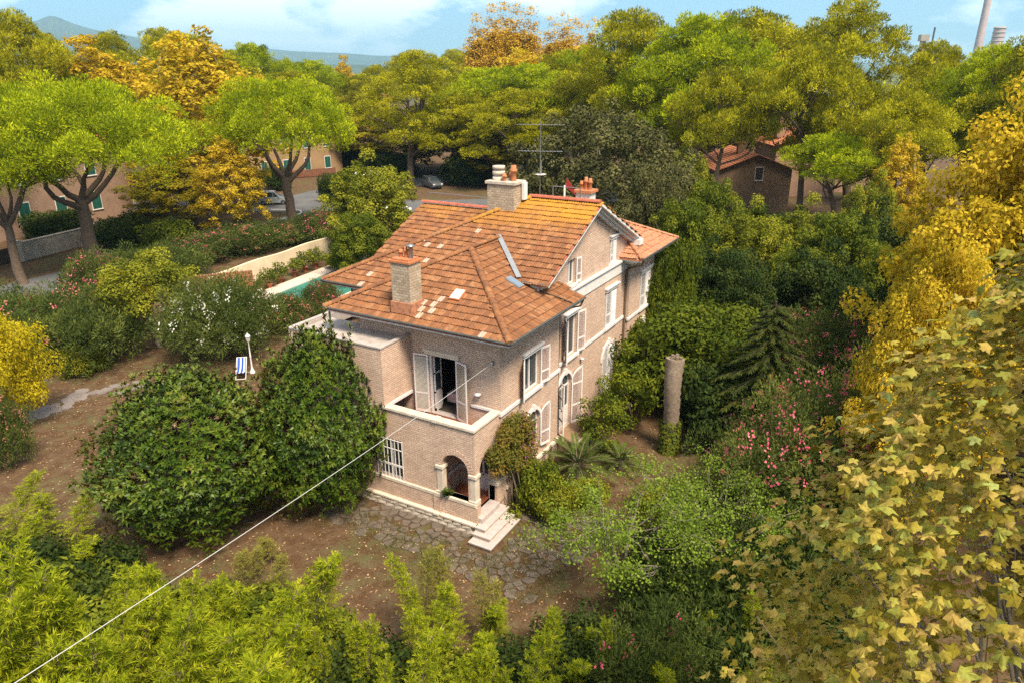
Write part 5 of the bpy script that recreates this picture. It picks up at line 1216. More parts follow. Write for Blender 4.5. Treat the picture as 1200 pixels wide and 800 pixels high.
def palm(seed, R=1.7, H=1.7, n=26):
    r = np.random.default_rng(seed); L = Leaves(seed); mb = MB(); mb.tube([(0, 0, -.05), (0, 0, .5)], [.2, .16], 9)
    for i in range(n):
        a = i*2.4; el = 1.25-1.15*(i/n); ln = R*r.uniform(.9, 1.1); P = []
        for t in np.linspace(0, 1, 9): P.append(np.array([math.cos(a)*math.cos(el)*ln*t, math.sin(a)*math.cos(el)*ln*t, .45+math.sin(el)*ln*t*1.1-.75*ln*t*t*.55]))
        mb.tube(P, [.018*(1-.8*t) for t in np.linspace(0, 1, 9)], 4, False); P = np.array(P)
        for t in np.linspace(.12, .99, 34):
            j = min(7, int(t*8)); u = t*8-j; q = P[j]*(1-u)+P[j+1]*u; tg = unit(P[j+1]-P[j]); sd = unit(np.cross(tg, (0, 0, 1.)))
            for s in (-1, 1): L.diamonds(q[None], (tg*.7+sd*s+np.array([0, 0, .15]))[None], unit(np.cross(sd, tg)*-1+r.normal(size=3)*.15)[None], [.36*(1-.6*t)*math.sin(min(1, t*4)*1.57)], [.03], np.array([r.random()]))
    return [('trunk', mb.mesh('trunk', M['bark_palm'])), ('fronds', L.mesh('fronds', 'palm_leaf'))], R, H
arch('palm', palm, 83)

# ---------------------------------------------------------------- where they stand
GP = 'pine wood behind the street'
def bypix(key, name, label, cat, px, py, ytop, wpx, group=None, rz=None, dx=0, zmul=1.):
    """base seen on the ground at (px,py); crown wpx wide with its top at row ytop"""
    b_ = gp(px, py); parts, R, H = ARCH[key]; dist = float(np.hypot(*(b_-CAM)[:2])); top = at(px+dx, ytop, dist)[2]; w = wpx/ppm((b_[0], b_[1], top*.6))
    return plant(key, name, label, cat, (b_[0], b_[1], 0), _rz.uniform(0, 6.28) if rz is None else rz, w/(2*R), top/H*zmul, group)
# umbrella pines by the street
bypix('umb1', 'umbrella_pine', 'broad bright green umbrella pine with a forked trunk by the street wall', 'pine tree', 112, 312, 91, 262, rz=.6)
bypix('umb2', 'umbrella_pine', 'umbrella pine with a slender dark trunk beside the wooden gate', 'pine tree', 28, 332, 128, 150, rz=2.)
bypix('umb2', 'umbrella_pine', 'bright green umbrella pine standing over the silver van and the navy car', 'pine tree', 345, 272, 90, 166, rz=4.1)
# plane trees of the street, turning yellow
for key, px, yt, w, d, lab in (('py', 226, 42, 185, 98, 'tall golden yellow plane tree between the two bright umbrella pines'), ('po', 112, 50, 150, 122, 'orange brown plane tree behind the broad umbrella pine'), ('py', 268, 165, 90, 80, 'golden plane tree with low branches beside the road'), ('pg', 205, 190, 110, 90, 'olive green plane tree in the shade behind the broad umbrella pine'), ('po', 305, 92, 90, 140, 'orange plane tree behind the golden plane tree'),
    ('pg', 455, 122, 120, 138, 'yellow green plane tree left of the tall pine trunk'), ('pg', 528, 120, 130, 132, 'yellow green plane tree beside the dark grey minivan'), ('pg', 590, 140, 120, 118, 'yellow green plane tree right behind the big chimney'), ('py', 610, 62, 110, 150, 'yellow plane tree below the orange poplars'), ('py', 680, 60, 110, 160, 'yellow tree behind the dense pine crowns'), ('pg', 800, 110, 110, 130, 'yellow plane tree glimpsed below the pines near the brown house'), ('po', 405, 68, 36, 240, 'small rust brown tree in front of the far hills'), ('py', 880, 118, 90, 135, 'yellow tree between the pine trunks behind the brown house'), ('py', 1055, 165, 70, 75, 'small yellow tree below the leaning pines')):
    seen(key, 'plane_tree', lab, 'tree', px, yt, w, d, None)
for px, yt in ((578, 30), (592, 28), (606, 31), (622, 33), (648, 44), (664, 40), (690, 46), (672, 48), (560, 40)):
    seen('poplar', 'poplar_tree', 'slender orange brown poplar rising above the pine wood', 'tree', px, yt, 30, 170+_rz.uniform(-8, 8), 'poplars behind the pines')
# pines on the left and far left
for key, px, yt, w, d in (('cp1', 20, 22, 110, 118), ('cp1', -40, 30, 120, 112), ('cp3', 70, 48, 90, 150), ('cp1', 130, 44, 90, 165), ('cp1', 200, 40, 90, 168), ('cp3', 250, 46, 120, 150), ('cpb', 290, 55, 90, 170), ('cp1', 330, 76, 90, 190), ('cpb', 375, 74, 90, 185), ('cp1', 350, 88, 80, 165), ('cp3', 300, 74, 80, 210), ('cp1', 440, 80, 60, 215), ('cp3', 15, 60, 120, 105), ('cp1', 430, 92, 70, 180), ('cpb', 60, 70, 90, 125), ('cp1', -90, 60, 150, 95), ('cp1', 475, 66, 60, 260), ('cp3', 520, 62, 60, 250), ('cp1', 545, 66, 70, 220)):
    seen(key, 'pine_tree', 'rounded olive green pine crown in the wood behind the street', 'pine tree', px, yt, w, d, GP)
bypix('cp3', 'pine_tree', 'tall pine with a straight bare trunk beside the dark grey minivan', 'pine tree', 483, 218, 66, 118, rz=1.)
for key, px, yt, w, d in (('cpb', 560, 84, 130, 128), ('cpb', 630, 80, 140, 120), ('cp1', 680, 92, 120, 112), ('cp1', 600, 110, 120, 112), ('cp1', 545, 112, 110, 118), ('cp1', 655, 66, 110, 140), ('cpb', 700, 60, 100, 135)):
    seen(key, 'pine_tree', 'dense olive green pine in the belt behind the villa chimneys', 'pine tree', px, yt, w, d, 'pine belt behind the villa')
# right-hand pines
for key, px, yt, w, d, lab in (('cp1', 745, 22, 150, 102, 'big domed pine above the dark evergreen oak'), ('cpb', 805, 26, 170, 98, 'broad bright topped pine right of the domed one'), ('flat2', 870, 24, 170, 120, 'wide spreading pine above the brown brick house'), ('flat2', 930, 42, 140, 130, 'pine with a leaning trunk beside the brown brick house'), ('cp3', 1030, 10, 150, 92, 'tallest pine, layered crown reaching above the skyline'), ('cp1', 1100, 60, 120, 105, 'lower pine under the power station stacks'), ('cpb', 1160, 62, 150, 98, 'bright crowned pine in front of the power station stacks'), ('cp1', 1235, 50, 160, 92, 'pine at the end of the belt behind the yellow plane trees'),
    ('flat2', 958, 66, 130, 84, 'middle pine between the brown house and the tallest pine'), ('flat', 990, 166, 130, 80, 'low spreading pine with a dark double trunk in front of the brown house'), ('flat2', 1072, 118, 130, 82, 'spreading pine with a curved trunk left of the yellow plane trees'), ('flat2', 838, 90, 120, 86, 'pine with twisted limbs over the garden shed')):
    seen(key, 'pine_tree', lab, 'pine tree', px, yt, w, d, None)
# far wood beyond, one mass to the horizon
fw = np.random.default_rng(9); L = Leaves(9); lum = []
for i in range(500):
    a = YAW+fw.uniform(-.85, .85); d = 210*math.exp(fw.uniform(0, 2.0)); lum.append([CAM[0]+math.cos(a)*d, CAM[1]+math.sin(a)*d, fw.uniform(6, 11), fw.uniform(4, 8), fw.uniform(4, 8), fw.uniform(4, 6), fw.random()])
L.on_lumps(lum, .15, 1.6, .9, 'leaf', .1); tag(meshobj('distant_wood', L.mesh('distant_wood', 'pine_olive')), 'distant wooded plain running to the far hills', 'wood', kind='stuff')
# evergreen oak and garden trees behind / right of the villa
seen('holm', 'evergreen_oak', 'large dark grey green evergreen oak behind the gable', 'tree', 705, 130, 215, 62, ymid=190, rz=0.)
seen('holm', 'evergreen_oak', 'smaller grey green evergreen oak beside the far end of the villa', 'tree', 770, 198, 110, 54, ymid=230, rz=2.2)
G2 = 'garden trees beyond the villa'
for key, px, yt, w, d in (('bl1', 832, 212, 86, 58), ('bl2', 880, 250, 90, 52), ('bl1', 800, 235, 90, 50), ('bl2', 945, 246, 100, 56), ('bl1', 985, 250, 100, 50), ('bd', 850, 290, 100, 46), ('bd', 905, 250, 110, 60), ('bl2', 1020, 215, 70, 66), ('bd', 1030, 250, 90, 56), ('bl1', 872, 240, 70, 60), ('bd', 960, 300, 110, 44), ('bd', 820, 310, 70, 47), ('bl1', 1045, 290, 90, 46), ('bl2', 800, 175, 60, 74), ('bd', 1000, 330, 90, 40), ('bl1', 930, 290, 80, 47), ('bd', 875, 315, 80, 43)):
    lab = {'bl1': 'mid green leafy tree in the thicket beyond the villa', 'bl2': 'yellow green leafy tree in the thicket beyond the villa', 'bd': 'dark green leafy tree in the thicket beyond the villa'}[key]
    seen(key, 'garden_tree', lab, 'tree', px, yt, w, d, G2+' '+key)
seen('pymid', 'plane_tree', 'golden yellow plane tree standing behind the large leaved one', 'tree', 1195, 112, 300, 34, ymid=300, rz=1.)
seen('pymid', 'plane_tree', 'lower golden plane tree beside the pink oleanders', 'tree', 1100, 290, 180, 26, ymid=420, rz=3.)
bypix('con', 'cypress_tree', 'dark drooping conifer behind the palm stump', 'tree', 888, 530, 352, 190, rz=.3)
bypix('clim', 'climber_thicket', 'light green creeper covered thicket behind the palm stump', 'shrub', 815, 470, 372, 170); bypix('clim', 'climber_thicket', 'dark creeper thicket against the villa side', 'shrub', 752, 455, 410, 84)
bypix('clim', 'ivy_mass', 'ivy hanging from the far corner of the villa', 'ivy', 778, 430, 305, 60)
bypix('rb', 'garden_shrub', 'dark shrub between the palm stump and the conifer', 'shrub', 850, 520, 440, 100); bypix('rb', 'garden_shrub', 'dark shrub at the foot of the conifer', 'shrub', 930, 560, 470, 110)
bypix('olbig', 'oleander', 'tall oleander full of bright pink flowers right of the palm stump', 'oleander', 910, 620, 478, 165); bypix('olbig', 'oleander', 'pink oleander beside the conifer and the yellow plane trees', 'oleander', 965, 500, 378, 130)
bypix('olbig', 'oleander', 'pink oleander half behind the large leaved plane tree', 'oleander', 1000, 580, 430, 150)
bypix('cyp', 'conical_bush', 'dense upright green bush beside the garden door', 'bush', 706, 530, 452, 52); bypix('cyp', 'conical_bush', 'upright dark green bush behind the garden door landing', 'bush', 735, 500, 415, 60)
bypix('palm', 'palm', 'low palm with arching fronds under the arched window', 'palm', 676, 556, 512, 110); bypix('palm', 'palm', 'small palm behind the sparse little tree', 'palm', 727, 548, 520, 70)
bypix('gb', 'garden_bush', 'round green bush at the foot of the bougainvillea', 'bush', 632, 596, 548, 62); bypix('lb', 'garden_bush', 'small bright bush right of the porch steps', 'bush', 650, 610, 575, 50)
# the garden goes on to the right, past the large leaved plane tree
for key, x, y, s_ in (('bl1', 12, -22, .9), ('bd', 4, -24, .9), ('bl2', 20, -24, 1.), ('bd', 26, -20, 1.), ('bl1', 34, -26, 1.1), ('bd', -4, -26, .9), ('bl1', 22, -34, 1.1), ('bd', 10, -33, 1.), ('bl2', -2, -34, 1.), ('bl1', 45, -22, 1.1), ('bd', 40, -34, 1.2), ('bl2', 56, -28, 1.2)):
    plant(key, 'garden_tree', {'bl1': 'mid green leafy tree in the grove past the large leaved plane tree', 'bl2': 'yellow green leafy tree in the grove past the large leaved plane tree', 'bd': 'dark green leafy tree in the grove past the large leaved plane tree'}[key], 'tree', (x, y, 0), _rz.uniform(0, 6), s_, s_, 'grove past the plane tree '+key)
for px, py, s_ in ((792, 640, .8), (815, 610, .9), (765, 600, .6), (690, 590, .6)): plant('lb', 'garden_bush', 'light green bush growing under the sparse small tree', 'bush', (*gp(px, py)[:2], 0), _rz.uniform(0, 6), s_, s_, 'bushes under the sparse tree')
# sparse little tree, dark oleanders in the right foreground
plant('sp', 'small_tree', 'sparse small tree with pale leaf clusters and bare twigs on the bare ground', 'tree', (*gp(742, 692)[:2], 0), .5, 1.02, .98); plant('sp2', 'small_tree', 'second sparse tree with grey green leaves beside the pink oleander', 'tree', (*gp(830, 680)[:2], 0), 2., .85, .95)
for px, py, s in ((800, 740, 1.), (850, 720, 1.1), (880, 780, 1.2), (820, 800, 1.), (900, 700, 1.1), (780, 690, .8), (930, 740, 1.2), (860, 660, 1.), (960, 680, 1.3)):
    plant('old', 'oleander', 'dark green oleander without flowers in the thicket below the large leaved plane tree', 'oleander', (*gp(px, py)[:2], 0), _rz.uniform(0, 6), s, s*.95, 'dark oleander thicket')
plant('ol3', 'oleander', 'low oleander with a few pink flowers among the bamboo', 'oleander', (*gp(760, 850)[:2], 0), 1., .7, .95)
# magnolias
bypix('mag', 'magnolia_tree', 'dense round magnolia with rusty leaf backs out in the yard', 'magnolia', 236, 612, 420, 246, rz=.4); bypix('mag', 'magnolia_tree', 'dense magnolia touching the villa wall', 'magnolia', 384, 590, 372, 176, rz=1.9)
# left: oleanders, hedge and bushes
OL = (('ol1', 60, 420, 352, 120, 'dusty pink oleander at the back of the yard'), ('oln', 115, 425, 355, 110, 'plain green oleander between the pink one and the pale trunked tree'), ('ol2', 122, 365, 302, 70, 'bright pink oleander in front of the forked umbrella pine'), ('olw', 262, 415, 335, 118, 'round oleander dotted with white flowers behind the deck chair'), ('oln', 20, 400, 345, 90, 'green oleander by the road verge'),
      ('ol1', 6, 545, 470, 60, 'oleander with a few pink flowers beside the worn stone path'), ('ol2', 244, 304, 276, 80, 'pink oleander over the left end of the cream wall'), ('ol1', 296, 292, 264, 90, 'dusty pink oleander over the middle of the cream wall'), ('ol1', 343, 284, 264, 60, 'white and pink oleander beside the navy car'), ('ol2', 384, 280, 250, 70, 'pink oleander near the blue hatchback'), ('ol1', 338, 386, 350, 56, 'low pink oleander at the near side of the pool'), ('ol2', 380, 374, 334, 44, 'pink oleander at the pool beside the terrace'), ('oln', 205, 330, 290, 80, 'green oleander left of the pool hut'), ('oln', 160, 340, 296, 70, 'green shrub behind the pale trunked tree'))
for key, px, py, yt, w, lab in OL: bypix(key, 'oleander', lab, 'oleander', px, py, yt, w)
for key, px, py, yt, w, lab in (('yb', 12, 500, 366, 105, 'bright yellow bush at the edge of the yard'), ('lb', 92, 440, 408, 34, 'small yellow green bush at the foot of the oleanders'), ('lb', 112, 432, 404, 30, 'tiny light bush beside the yellow green one'), ('yb', 152, 385, 318, 60, 'yellow green shrub left of the pale trunked tree'), ('rb', 325, 222, 196, 32, 'dark round bush behind the silver van'), ('rb', 398, 236, 204, 38, 'clipped dark round bush beside the street'), ('rb', 72, 278, 248, 62, 'dark hedge bush behind the grey street wall'), ('lb', 400, 316, 296, 34, 'light green bush at the end of the pool'), ('rb', 455, 205, 180, 60, 'dark shrub behind the parasols'), ('rb', 420, 196, 172, 60, 'dark shrub in front of the low roofed house'), ('rb', 150, 290, 255, 60, 'dark shrub behind the forked umbrella pine trunk'), ('rb', 560, 215, 180, 70, 'dark shrub behind the big chimney'), ('gb', 200, 300, 262, 60, 'dim shrub at the roadside under the planes')):
    bypix(key, 'garden_bush', lab, 'bush', px, py, yt, w)
bypix('bl2', 'garden_tree', 'light green leafy tree between the pool and the villa roof', 'tree', 437, 305, 192, 105, rz=1.)
bypix('bl1', 'garden_tree', 'mid green tree crowding the light one by the pool', 'tree', 425, 330, 250, 80)
# tree with pale bare trunks
def pale_tree():
    r = np.random.default_rng(91); L = Leaves(91); mb = MB(); H = 6.6
    for sx in (-.35, .45): limb(mb, limb(mb, (0, 0, -.1), (sx*.5, sx*.3, .9), .12, .10, r, .08, 3, 7)[-1], (sx*1.6, sx, 3.6), .10, .05, r, .1, 5, 6)
    lum = lumps_on(r, (0, 0, 4.4), (2.3, 2.3, 1.9), 60, .62, -.6); L.on_lumps(lum, 70, .17, .10, 'leaf')
    return [('trunk', mb.mesh('trunk', M['bark_pale'])), ('crown', L.mesh('crown', 'broad_light'))], 2.6, H
ARCH['pale'] = pale_tree(); bypix('pale', 'garden_tree', 'round crowned garden tree with two bare pale trunks at the yard edge', 'tree', 187, 405, 296, 100, rz=-.5)
# pots along the cream wall
pm = MB().lathe((0, 0, 0), [(.18, 0), (.27, .42), (.30, .42), (.30, .5), (.26, .5), (.24, .44), (.01, .44)], 14).mesh('pot', M['terracotta_pot'])
pot_pl = [me for n_, me in ARCH['pot'][0]]
for i, (px, py) in enumerate(((305, 342), (316, 338), (329, 331), (346, 323), (358, 318), (370, 313))):
    b_ = gp(px, py); o = thing('potted_plant', 'leafy plant in a terracotta pot lined up along the cream garden wall', 'potted plant', (b_[0], b_[1], .0 if i else 0.), i*1.1, 'pots along the cream wall')
    meshobj('pot', pm, o); s = (.8, 1.3, 1.35, 1.2, 1.5, 1.4)[i]
    meshobj('stems', pot_pl[0], o, (0, 0, .42), None, s); meshobj('foliage', pot_pl[1], o, (0, 0, .42), None, s)
# palm stump with ivy round its foot
sb = gp(783, 528); stump = thing('palm_stump', 'tall cut off palm trunk with ivy climbing its foot', 'stump', (sb[0], sb[1], 0)); sh = at(786, 420, float(np.hypot(*(sb-CAM)[:2])))[2]; r = np.random.default_rng(8)
n_ = 26; mb = MB(); mb.tube([(.10*math.sin(i*.25), .04*i/n_, sh*i/n_) for i in range(n_+1)], [(.33+.09*(i/n_)**2+.025*(i % 2)) for i in range(n_+1)], 14, True, .05, r); mb.build('trunk', M['bark_palm'], stump)
mb = MB(); 
for k in range(20): a = k*.9; mb.obox((.25*math.cos(a)*(k % 4)/3, .25*math.sin(a)*(k % 4)/3, sh+.02), (.07, 0, 0), (0, .05, 0), (0, 0, .06+.05*(k % 3)))
mb.build('cut_fibres', M['twig'], stump)
L = Leaves(92); n = 1500; a = L.r.uniform(0, 6.28, n); z = L.r.random(n)**1.6*1.7; rr_ = .42+L.r.random(n)*.12; P = np.stack([rr_*np.cos(a), rr_*np.sin(a), z], 1); o_ = np.stack([np.cos(a), np.sin(a), .3*np.ones(n)], 1)
L.diamonds(P, unit(np.cross(o_, L.r.normal(size=(n, 3))))-np.array([0, 0, .3]), o_, L.r.uniform(.1, .17, n), L.r.uniform(.08, .13, n), L.r.random(n)); meshobj('ivy', L.mesh('ivy', 'ivy_leaf'), stump)
# bougainvillea over the porch corner
bv = thing('bougainvillea', 'bougainvillea climbing the porch corner with magenta bracts', 'climber', (.35, -.35, 0)); r = np.random.default_rng(93); mb = MB(); lum = []
for i in range(7): limb(mb, (r.normal()*.12, r.normal()*.1, -.05), (r.uniform(-1.2, .9), r.uniform(-.25, .2), r.uniform(2.5, 4.2)), .03, .012, r, .08, 5, 5)
for i in range(60):
    k = r.random(); c = np.array([r.uniform(-1.75, 1.4), r.uniform(-.35, .05), 0]); c[2] = 4.6-abs(c[0]+.3)*.55-k*2.3*(1 if c[0] > -.9 else .55); lum.append([*c, *(r.uniform(.22, .42)*np.array([1, .8, 1])), r.random()])
for i in range(14): lum.append([r.uniform(.2, 1.2), r.uniform(-.4, .0), r.uniform(.5, 2.4), .28, .25, .3, r.random()])
mb.build('stems', M['twig'], bv); L = Leaves(93); L.on_lumps(lum, 160, .10, .065, 'leaf', .8, .2); meshobj('foliage', L.mesh('foliage', 'vine_leaf'), bv)
F = Leaves(94); F.on_lumps([l for l in lum if l[0] > .2], 16, .09, .08, 'leaf', .8); meshobj('bracts', F.mesh('bracts', 'flower_magenta'), bv)
fern = thing('fern', 'small green fern on the porch sill beside the pillar', 'fern', (XP-.0, 1.36, 1.37)); F = Leaves(95); n = 160; a = F.r.uniform(0, 6.28, n); F.diamonds(np.zeros((n, 3))+F.r.normal(size=(n, 3))*.05, np.stack([np.cos(a), np.sin(a), F.r.uniform(.3, 1.3, n)], 1), np.tile((0, 0, 1.), (n, 1)), F.r.uniform(.2, .36, n), np.full(n, .05), F.r.random(n)); meshobj('fronds', F.mesh('fronds', 'palm_leaf'), fern)
# bamboo belt in front
BG = 'bamboo along the near fence'
rb_ = random.Random(21)
spots = []
for px in range(-60, 900, 25):
    for row in range(3):
        spots.append((px+rb_.uniform(-14, 14), row))
for px, row in spots:
    ytop = {0: 672, 1: 715, 2: 765}[row]+rb_.uniform(-55, 45)
    if 370 < px < 640: ytop += 42 if row == 0 else 20
    if px > 640: ytop += 60
    if px < 100: ytop -= 10
    dist = {0: 17.2, 1: 15.4, 2: 13.6}[row]+rb_.uniform(-.6, .6)
    p = at(px, ytop+60, dist); H = at(px, ytop, dist)[2]
    if H < .8: continue
    fine = False
    plant('bam%d' % rb_.randrange(5), 'bamboo', 'feathery yellow green bamboo plume in the belt along the near edge of the garden', 'bamboo', (p[0], p[1], 0), rb_.uniform(0, 6.28), rb_.uniform(.8, 1.25)*max(.75, min(1.35, H/4.4)), H/4.4, BG)
for px, py, yt, key in ((318, 660, 632, 'fine0'), (300, 680, 640, 'fine1'), (330, 700, 650, 'fine2'), (510, 745, 630, 'fine0'), (520, 760, 650, 'fine1'), (500, 760, 640, 'fine2'), (565, 760, 668, 'fine1'), (575, 770, 680, 'fine0'), (285, 690, 640, 'fine1')):
    b_ = gp(px, py); d_ = float(np.hypot(*(b_-CAM)[:2])); H = at(px, yt, d_)[2]; plant(key, 'young_bamboo', 'thin see through young bamboo standing free on the bare earth', 'bamboo', (b_[0], b_[1], 0), _rz.uniform(0, 6), .75, max(.4, H/3.2), 'young bamboo shoots')
for px, py, yt in ((20, 640, 560), (60, 640, 575), (90, 650, 590), (-10, 620, 565), (40, 690, 600), (110, 690, 620), (0, 680, 590), (75, 700, 625)):
    b_ = gp(px, py); d_ = float(np.hypot(*(b_-CAM)[:2])); H = at(px, yt, d_)[2]; plant('bam%d' % _rz.randrange(5), 'bamboo', 'bright yellow bamboo plume beside the bare yard, apart from the near belt', 'bamboo', (b_[0], b_[1], 0), _rz.uniform(0, 6), 1.2, max(.3, H/4.4), 'yellow bamboo beside the yard')
for px, py, s in ((20, 790, 1.5), (60, 770, 1.4), (-30, 760, 1.5), (100, 800, 1.3), (130, 745, 1.1), (330, 830, 1.3), (240, 790, 1.2), (180, 800, 1.3), (60, 720, 1.2), (110, 700, 1.0), (290, 770, 1.1), (380, 810, 1.1), (430, 850, 1.2), (520, 860, 1.1), (600, 850, 1.1), (680, 800, 1.), (0, 700, 1.1)):
    plant(_rz.choice(('gb', 'ub')), 'garden_bush', 'dark leafy bush under the bamboo', 'bush', (*gp(px, py)[:2], 0), _rz.uniform(0, 6), s*.95, s*.95, 'leafy bushes under the bamboo')
# ---------------------------------------------------------------- the large-leaved plane tree close by
def leaf_outline(seed):
    r = random.Random(seed); tips = [(-2.25, .62), (-1.15, .92), (0, 1.12), (1.15, .92), (2.25, .62)]; pts = [(0., -.28)]
    def pol(a, d): return (math.sin(a)*d, math.cos(a)*d*1.0)
    seq = []
    for i, (a, d) in enumerate(tips):
        d *= r.uniform(.85, 1.12); a += r.uniform(-.1, .1)
        seq += [pol(a-.28, d*r.uniform(.66, .8)), pol(a, d), pol(a+.28, d*r.uniform(.66, .8))] if 0 < i < 4 else [pol(a, d)]
        if i < 4: seq.append(pol((a+tips[i+1][0])/2, r.uniform(.42, .58)))
    return np.array([(x*.5, y*.5+.14, 0) for x, y in seq])
LO = []
for k in range(8):
    O = leaf_outline(k); rr = np.random.default_rng(k); O[:, 2] = -.22*np.abs(O[:, 0])*rr.uniform(.2, 2.2)-.5*O[:, 1]**2*rr.uniform(-.6, 1.6)+rr.normal(size=len(O))*.045; LO.append(np.concatenate([[[0, .14, .03]], O]))
ln_ = len(LO[0]); LF = np.array([(0, i, i % (ln_-1)+1) for i in range(1, ln_)])
lc = at(1312, 655, 8.6); TB = np.array([lc[0], lc[1], 0]); ltop = at(1215, 175, 8.2)[2]
big = thing('large_leaved_plane_tree', 'near plane tree with big lobed ochre and pale green leaves', 'tree', TB)
r = np.random.default_rng(101); nl = 28000; R_, Z0, Z1 = 3.25, 5.0, ltop+.3
k = r.random(nl)**1.18; z = Z0+(Z1-Z0)*k; u = (z-Z0)/(Z1-Z0); prof = np.where(u < .35, .72+.28*np.sin(u/.35*1.57), np.cos((u-.35)/.65*1.57)**.72); a = r.uniform(0, 6.2832, nl)
lob = 1+.13*np.sin(a*5+z*1.7)+.10*np.sin(a*9-z*2.3)+r.normal(size=nl)*.05; rad = R_*prof*lob*np.where(r.random(nl) < .78, r.uniform(.86, 1.03, nl), r.uniform(.5, .88, nl))
P = np.stack([rad*np.cos(a), rad*np.sin(a), z], 1); outw = unit(np.stack([np.cos(a), np.sin(a), .35+.6*u], 1)); Nn = unit(outw*.8+np.array([0, 0, .65])+r.normal(size=(nl, 3))*.42); D = unit(outw*.55+np.array([0, 0, -.55])+r.normal(size=(nl, 3))*.55); D = unit(D-Nn*(D*Nn).sum(1)[:, None]); X = np.cross(D, Nn); size = .12+.105*r.random(nl)**1.2
tone = np.clip(.12+.30*np.sin(a*3+z*1.1)*.4+r.random(nl)*.68, 0, .78); pale = r.random(nl) < (.02+.06*np.clip((u-.35)*1.6, 0, 1)); tone[pale] = r.uniform(.82, 1., pale.sum())
Wp = P+TB; v = Wp-CAM; dep = v@FW; sx = 600+FPX*(v@RT)/dep; sy = 400-FPX*(v@UP)/dep; infr = (sx > 0) & (sx < 1200) & (sy > 0) & (sy < 800)
facing = (outw*unit(CAM-Wp)).sum(1); order = np.argsort(np.where(infr & (facing > .2), np.linalg.norm(v, axis=1)/size, 1e9)); sel = order[:300]; rest = np.setdiff1d(np.arange(nl), sel)
lmesh = []
for O in LO: me = bpy.data.meshes.new('leaf'); me.from_pydata(O.tolist(), [], LF.tolist()); me.materials.append(M['big_leaf_obj']); me.update(); lmesh.append(me)
for i in sel:
    o = bpy.data.objects.new('leaf', lmesh[int(i) % 8]); put(o, big); Mx = Matrix.Identity(4)
    for q in range(3):
        for w_, vec in enumerate((X[i], D[i], Nn[i])): Mx[q][w_] = float(vec[q]*size[i]*1.05)
        Mx[q][3] = float(P[i, q])
    o.matrix_local = Mx
VV = []; 
for i in rest: O = LO[int(i) % 8]*size[i]; VV.append(P[i]+O[:, :1]*X[i]+O[:, 1:2]*D[i]+O[:, 2:]*Nn[i])
VV = np.concatenate(VV); FF = (LF[None]+(np.arange(len(rest))*ln_)[:, None, None]).reshape(-1, 3); nf = len(FF); me = bpy.data.meshes.new('foliage'); me.vertices.add(len(VV)); me.vertices.foreach_set('co', VV.reshape(-1).astype(np.float32)); me.loops.add(nf*3); me.loops.foreach_set('vertex_index', FF.reshape(-1).astype(np.int32)); me.polygons.add(nf); me.polygons.foreach_set('loop_start', np.arange(0, nf*3, 3, dtype=np.int32)); me.polygons.foreach_set('loop_total', np.full(nf, 3, np.int32))
me.attributes.new('rnd', 'FLOAT', 'POINT').data.foreach_set('value', np.repeat(tone[rest], ln_).astype(np.float32)); me.materials.append(M['big_leaf']); me.update(); tag(meshobj('foliage', me, big), kind='stuff')
mb = MB(); ctr = limb(mb, (0, 0, -.2), (.1, 0, Z1-.6), .24, .03, r, .01, 12, 9)
low_ = np.where(u < .72)[0]
for i in range(110): j = low_[r.integers(len(low_))]; c0 = ctr[max(3, min(11, int((P[j, 2]-1.3)/Z1*12)))]; Q_ = limb(mb, c0, P[j]*np.array([.97, .97, 1]), .045, .008, r, .06, 5, 5); limb(mb, Q_[3], P[j]*np.array([.97, .97, 1])+r.normal(size=3)*.4, .012, .004, r, .06, 3, 4)
mb.build('trunk', M['bark_grey'], big)
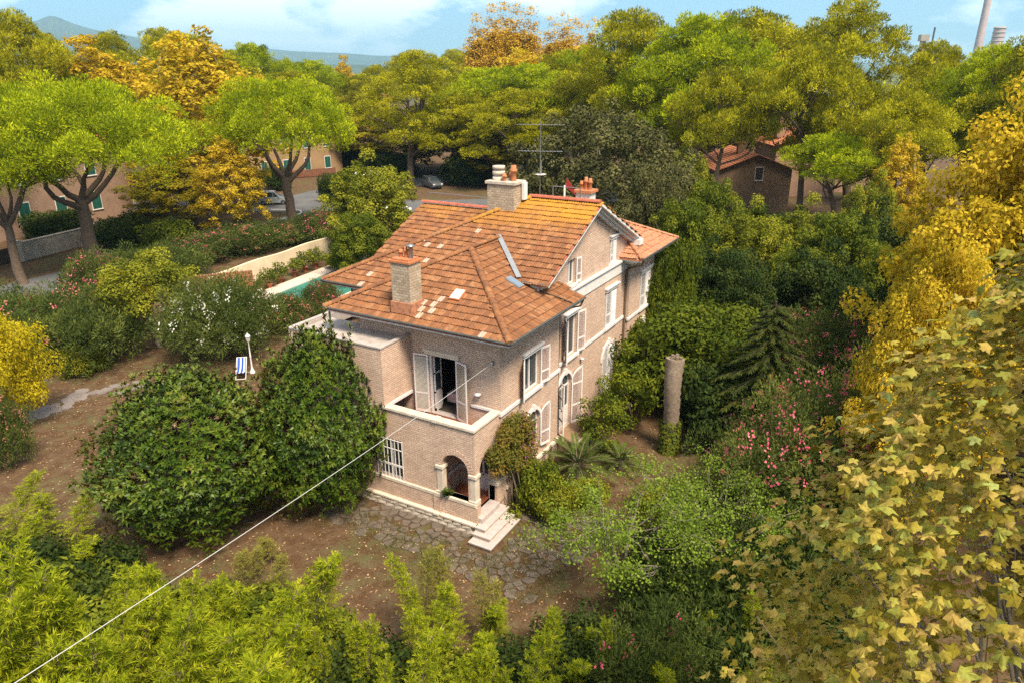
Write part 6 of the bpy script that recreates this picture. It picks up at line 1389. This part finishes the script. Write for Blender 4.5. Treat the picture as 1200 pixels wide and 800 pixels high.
# ---------------------------------------------------------------- litter and grass on the ground
L = Leaves(111); n = 22000; rr = L.r; P = np.stack([rr.uniform(-16, 14, n), rr.uniform(-14, 34, n), np.full(n, .02)], 1); P = P[~((P[:, 0] > -2.8) & (P[:, 1] > -1.3) & (P[:, 1] < 9.3))]; n = len(P); L.diamonds(P, unit(rr.normal(size=(n, 3))*np.array([1, 1, .15])), unit(rr.normal(size=(n, 3))*.3+np.array([0, 0, 1.])), rr.uniform(.04, .12, n), rr.uniform(.025, .07, n), rr.random(n)); tag(meshobj('fallen_leaves', L.mesh('fallen_leaves', 'litter')), 'dry fallen leaves scattered over the bare earth', 'leaf litter', kind='stuff')
L = Leaves(112); rr = L.r; c = np.concatenate([np.stack([rr.uniform(-7, 3.5, 260), rr.uniform(-8, 3, 260)], 1), np.stack([rr.uniform(-4.4, 1, 520), rr.uniform(-4.2, 6.4, 520)], 1), np.stack([rr.uniform(-10, 12, 420), rr.uniform(-14, 32, 420)], 1)]); m_ = 26; P = np.repeat(c, m_, 0)+rr.normal(size=(len(c)*m_, 2))*.16; P = P[~((P[:, 0] > -2.8) & (P[:, 1] > -1.3) & (P[:, 1] < 9.3))]; n = len(P); P = np.concatenate([P, np.zeros((n, 1))], 1); L.diamonds(P, unit(np.concatenate([rr.normal(size=(n, 2))*.5, np.ones((n, 1))], 1)), unit(rr.normal(size=(n, 3))), rr.uniform(.06, .18, n), np.full(n, .014), rr.random(n)); tag(meshobj('grass', L.mesh('grass', 'grass_blade')), 'thin grass tufts on the bare earth and between the flagstones', 'grass', kind='stuff')
# ---------------------------------------------------------------- air
hz = MB().box((-9500, -9500, -4.5), (13500, 13500, 900)); ho = hz.build('haze', None); m = bpy.data.materials.new('haze'); m.use_nodes = True; t = m.node_tree; t.nodes.clear()
pv = N(t, 'ShaderNodeVolumePrincipled'); pv.inputs['Color'].default_value = (.45, .78, 1., 1); pv.inputs['Density'].default_value = 1.2e-4; pv.inputs['Anisotropy'].default_value = .2
t.links.new(pv.outputs[0], N(t, 'ShaderNodeOutputMaterial').inputs['Volume']); ho.data.materials.append(m); tag(ho, 'thin bluish haze over the plain', 'haze', kind='stuff')
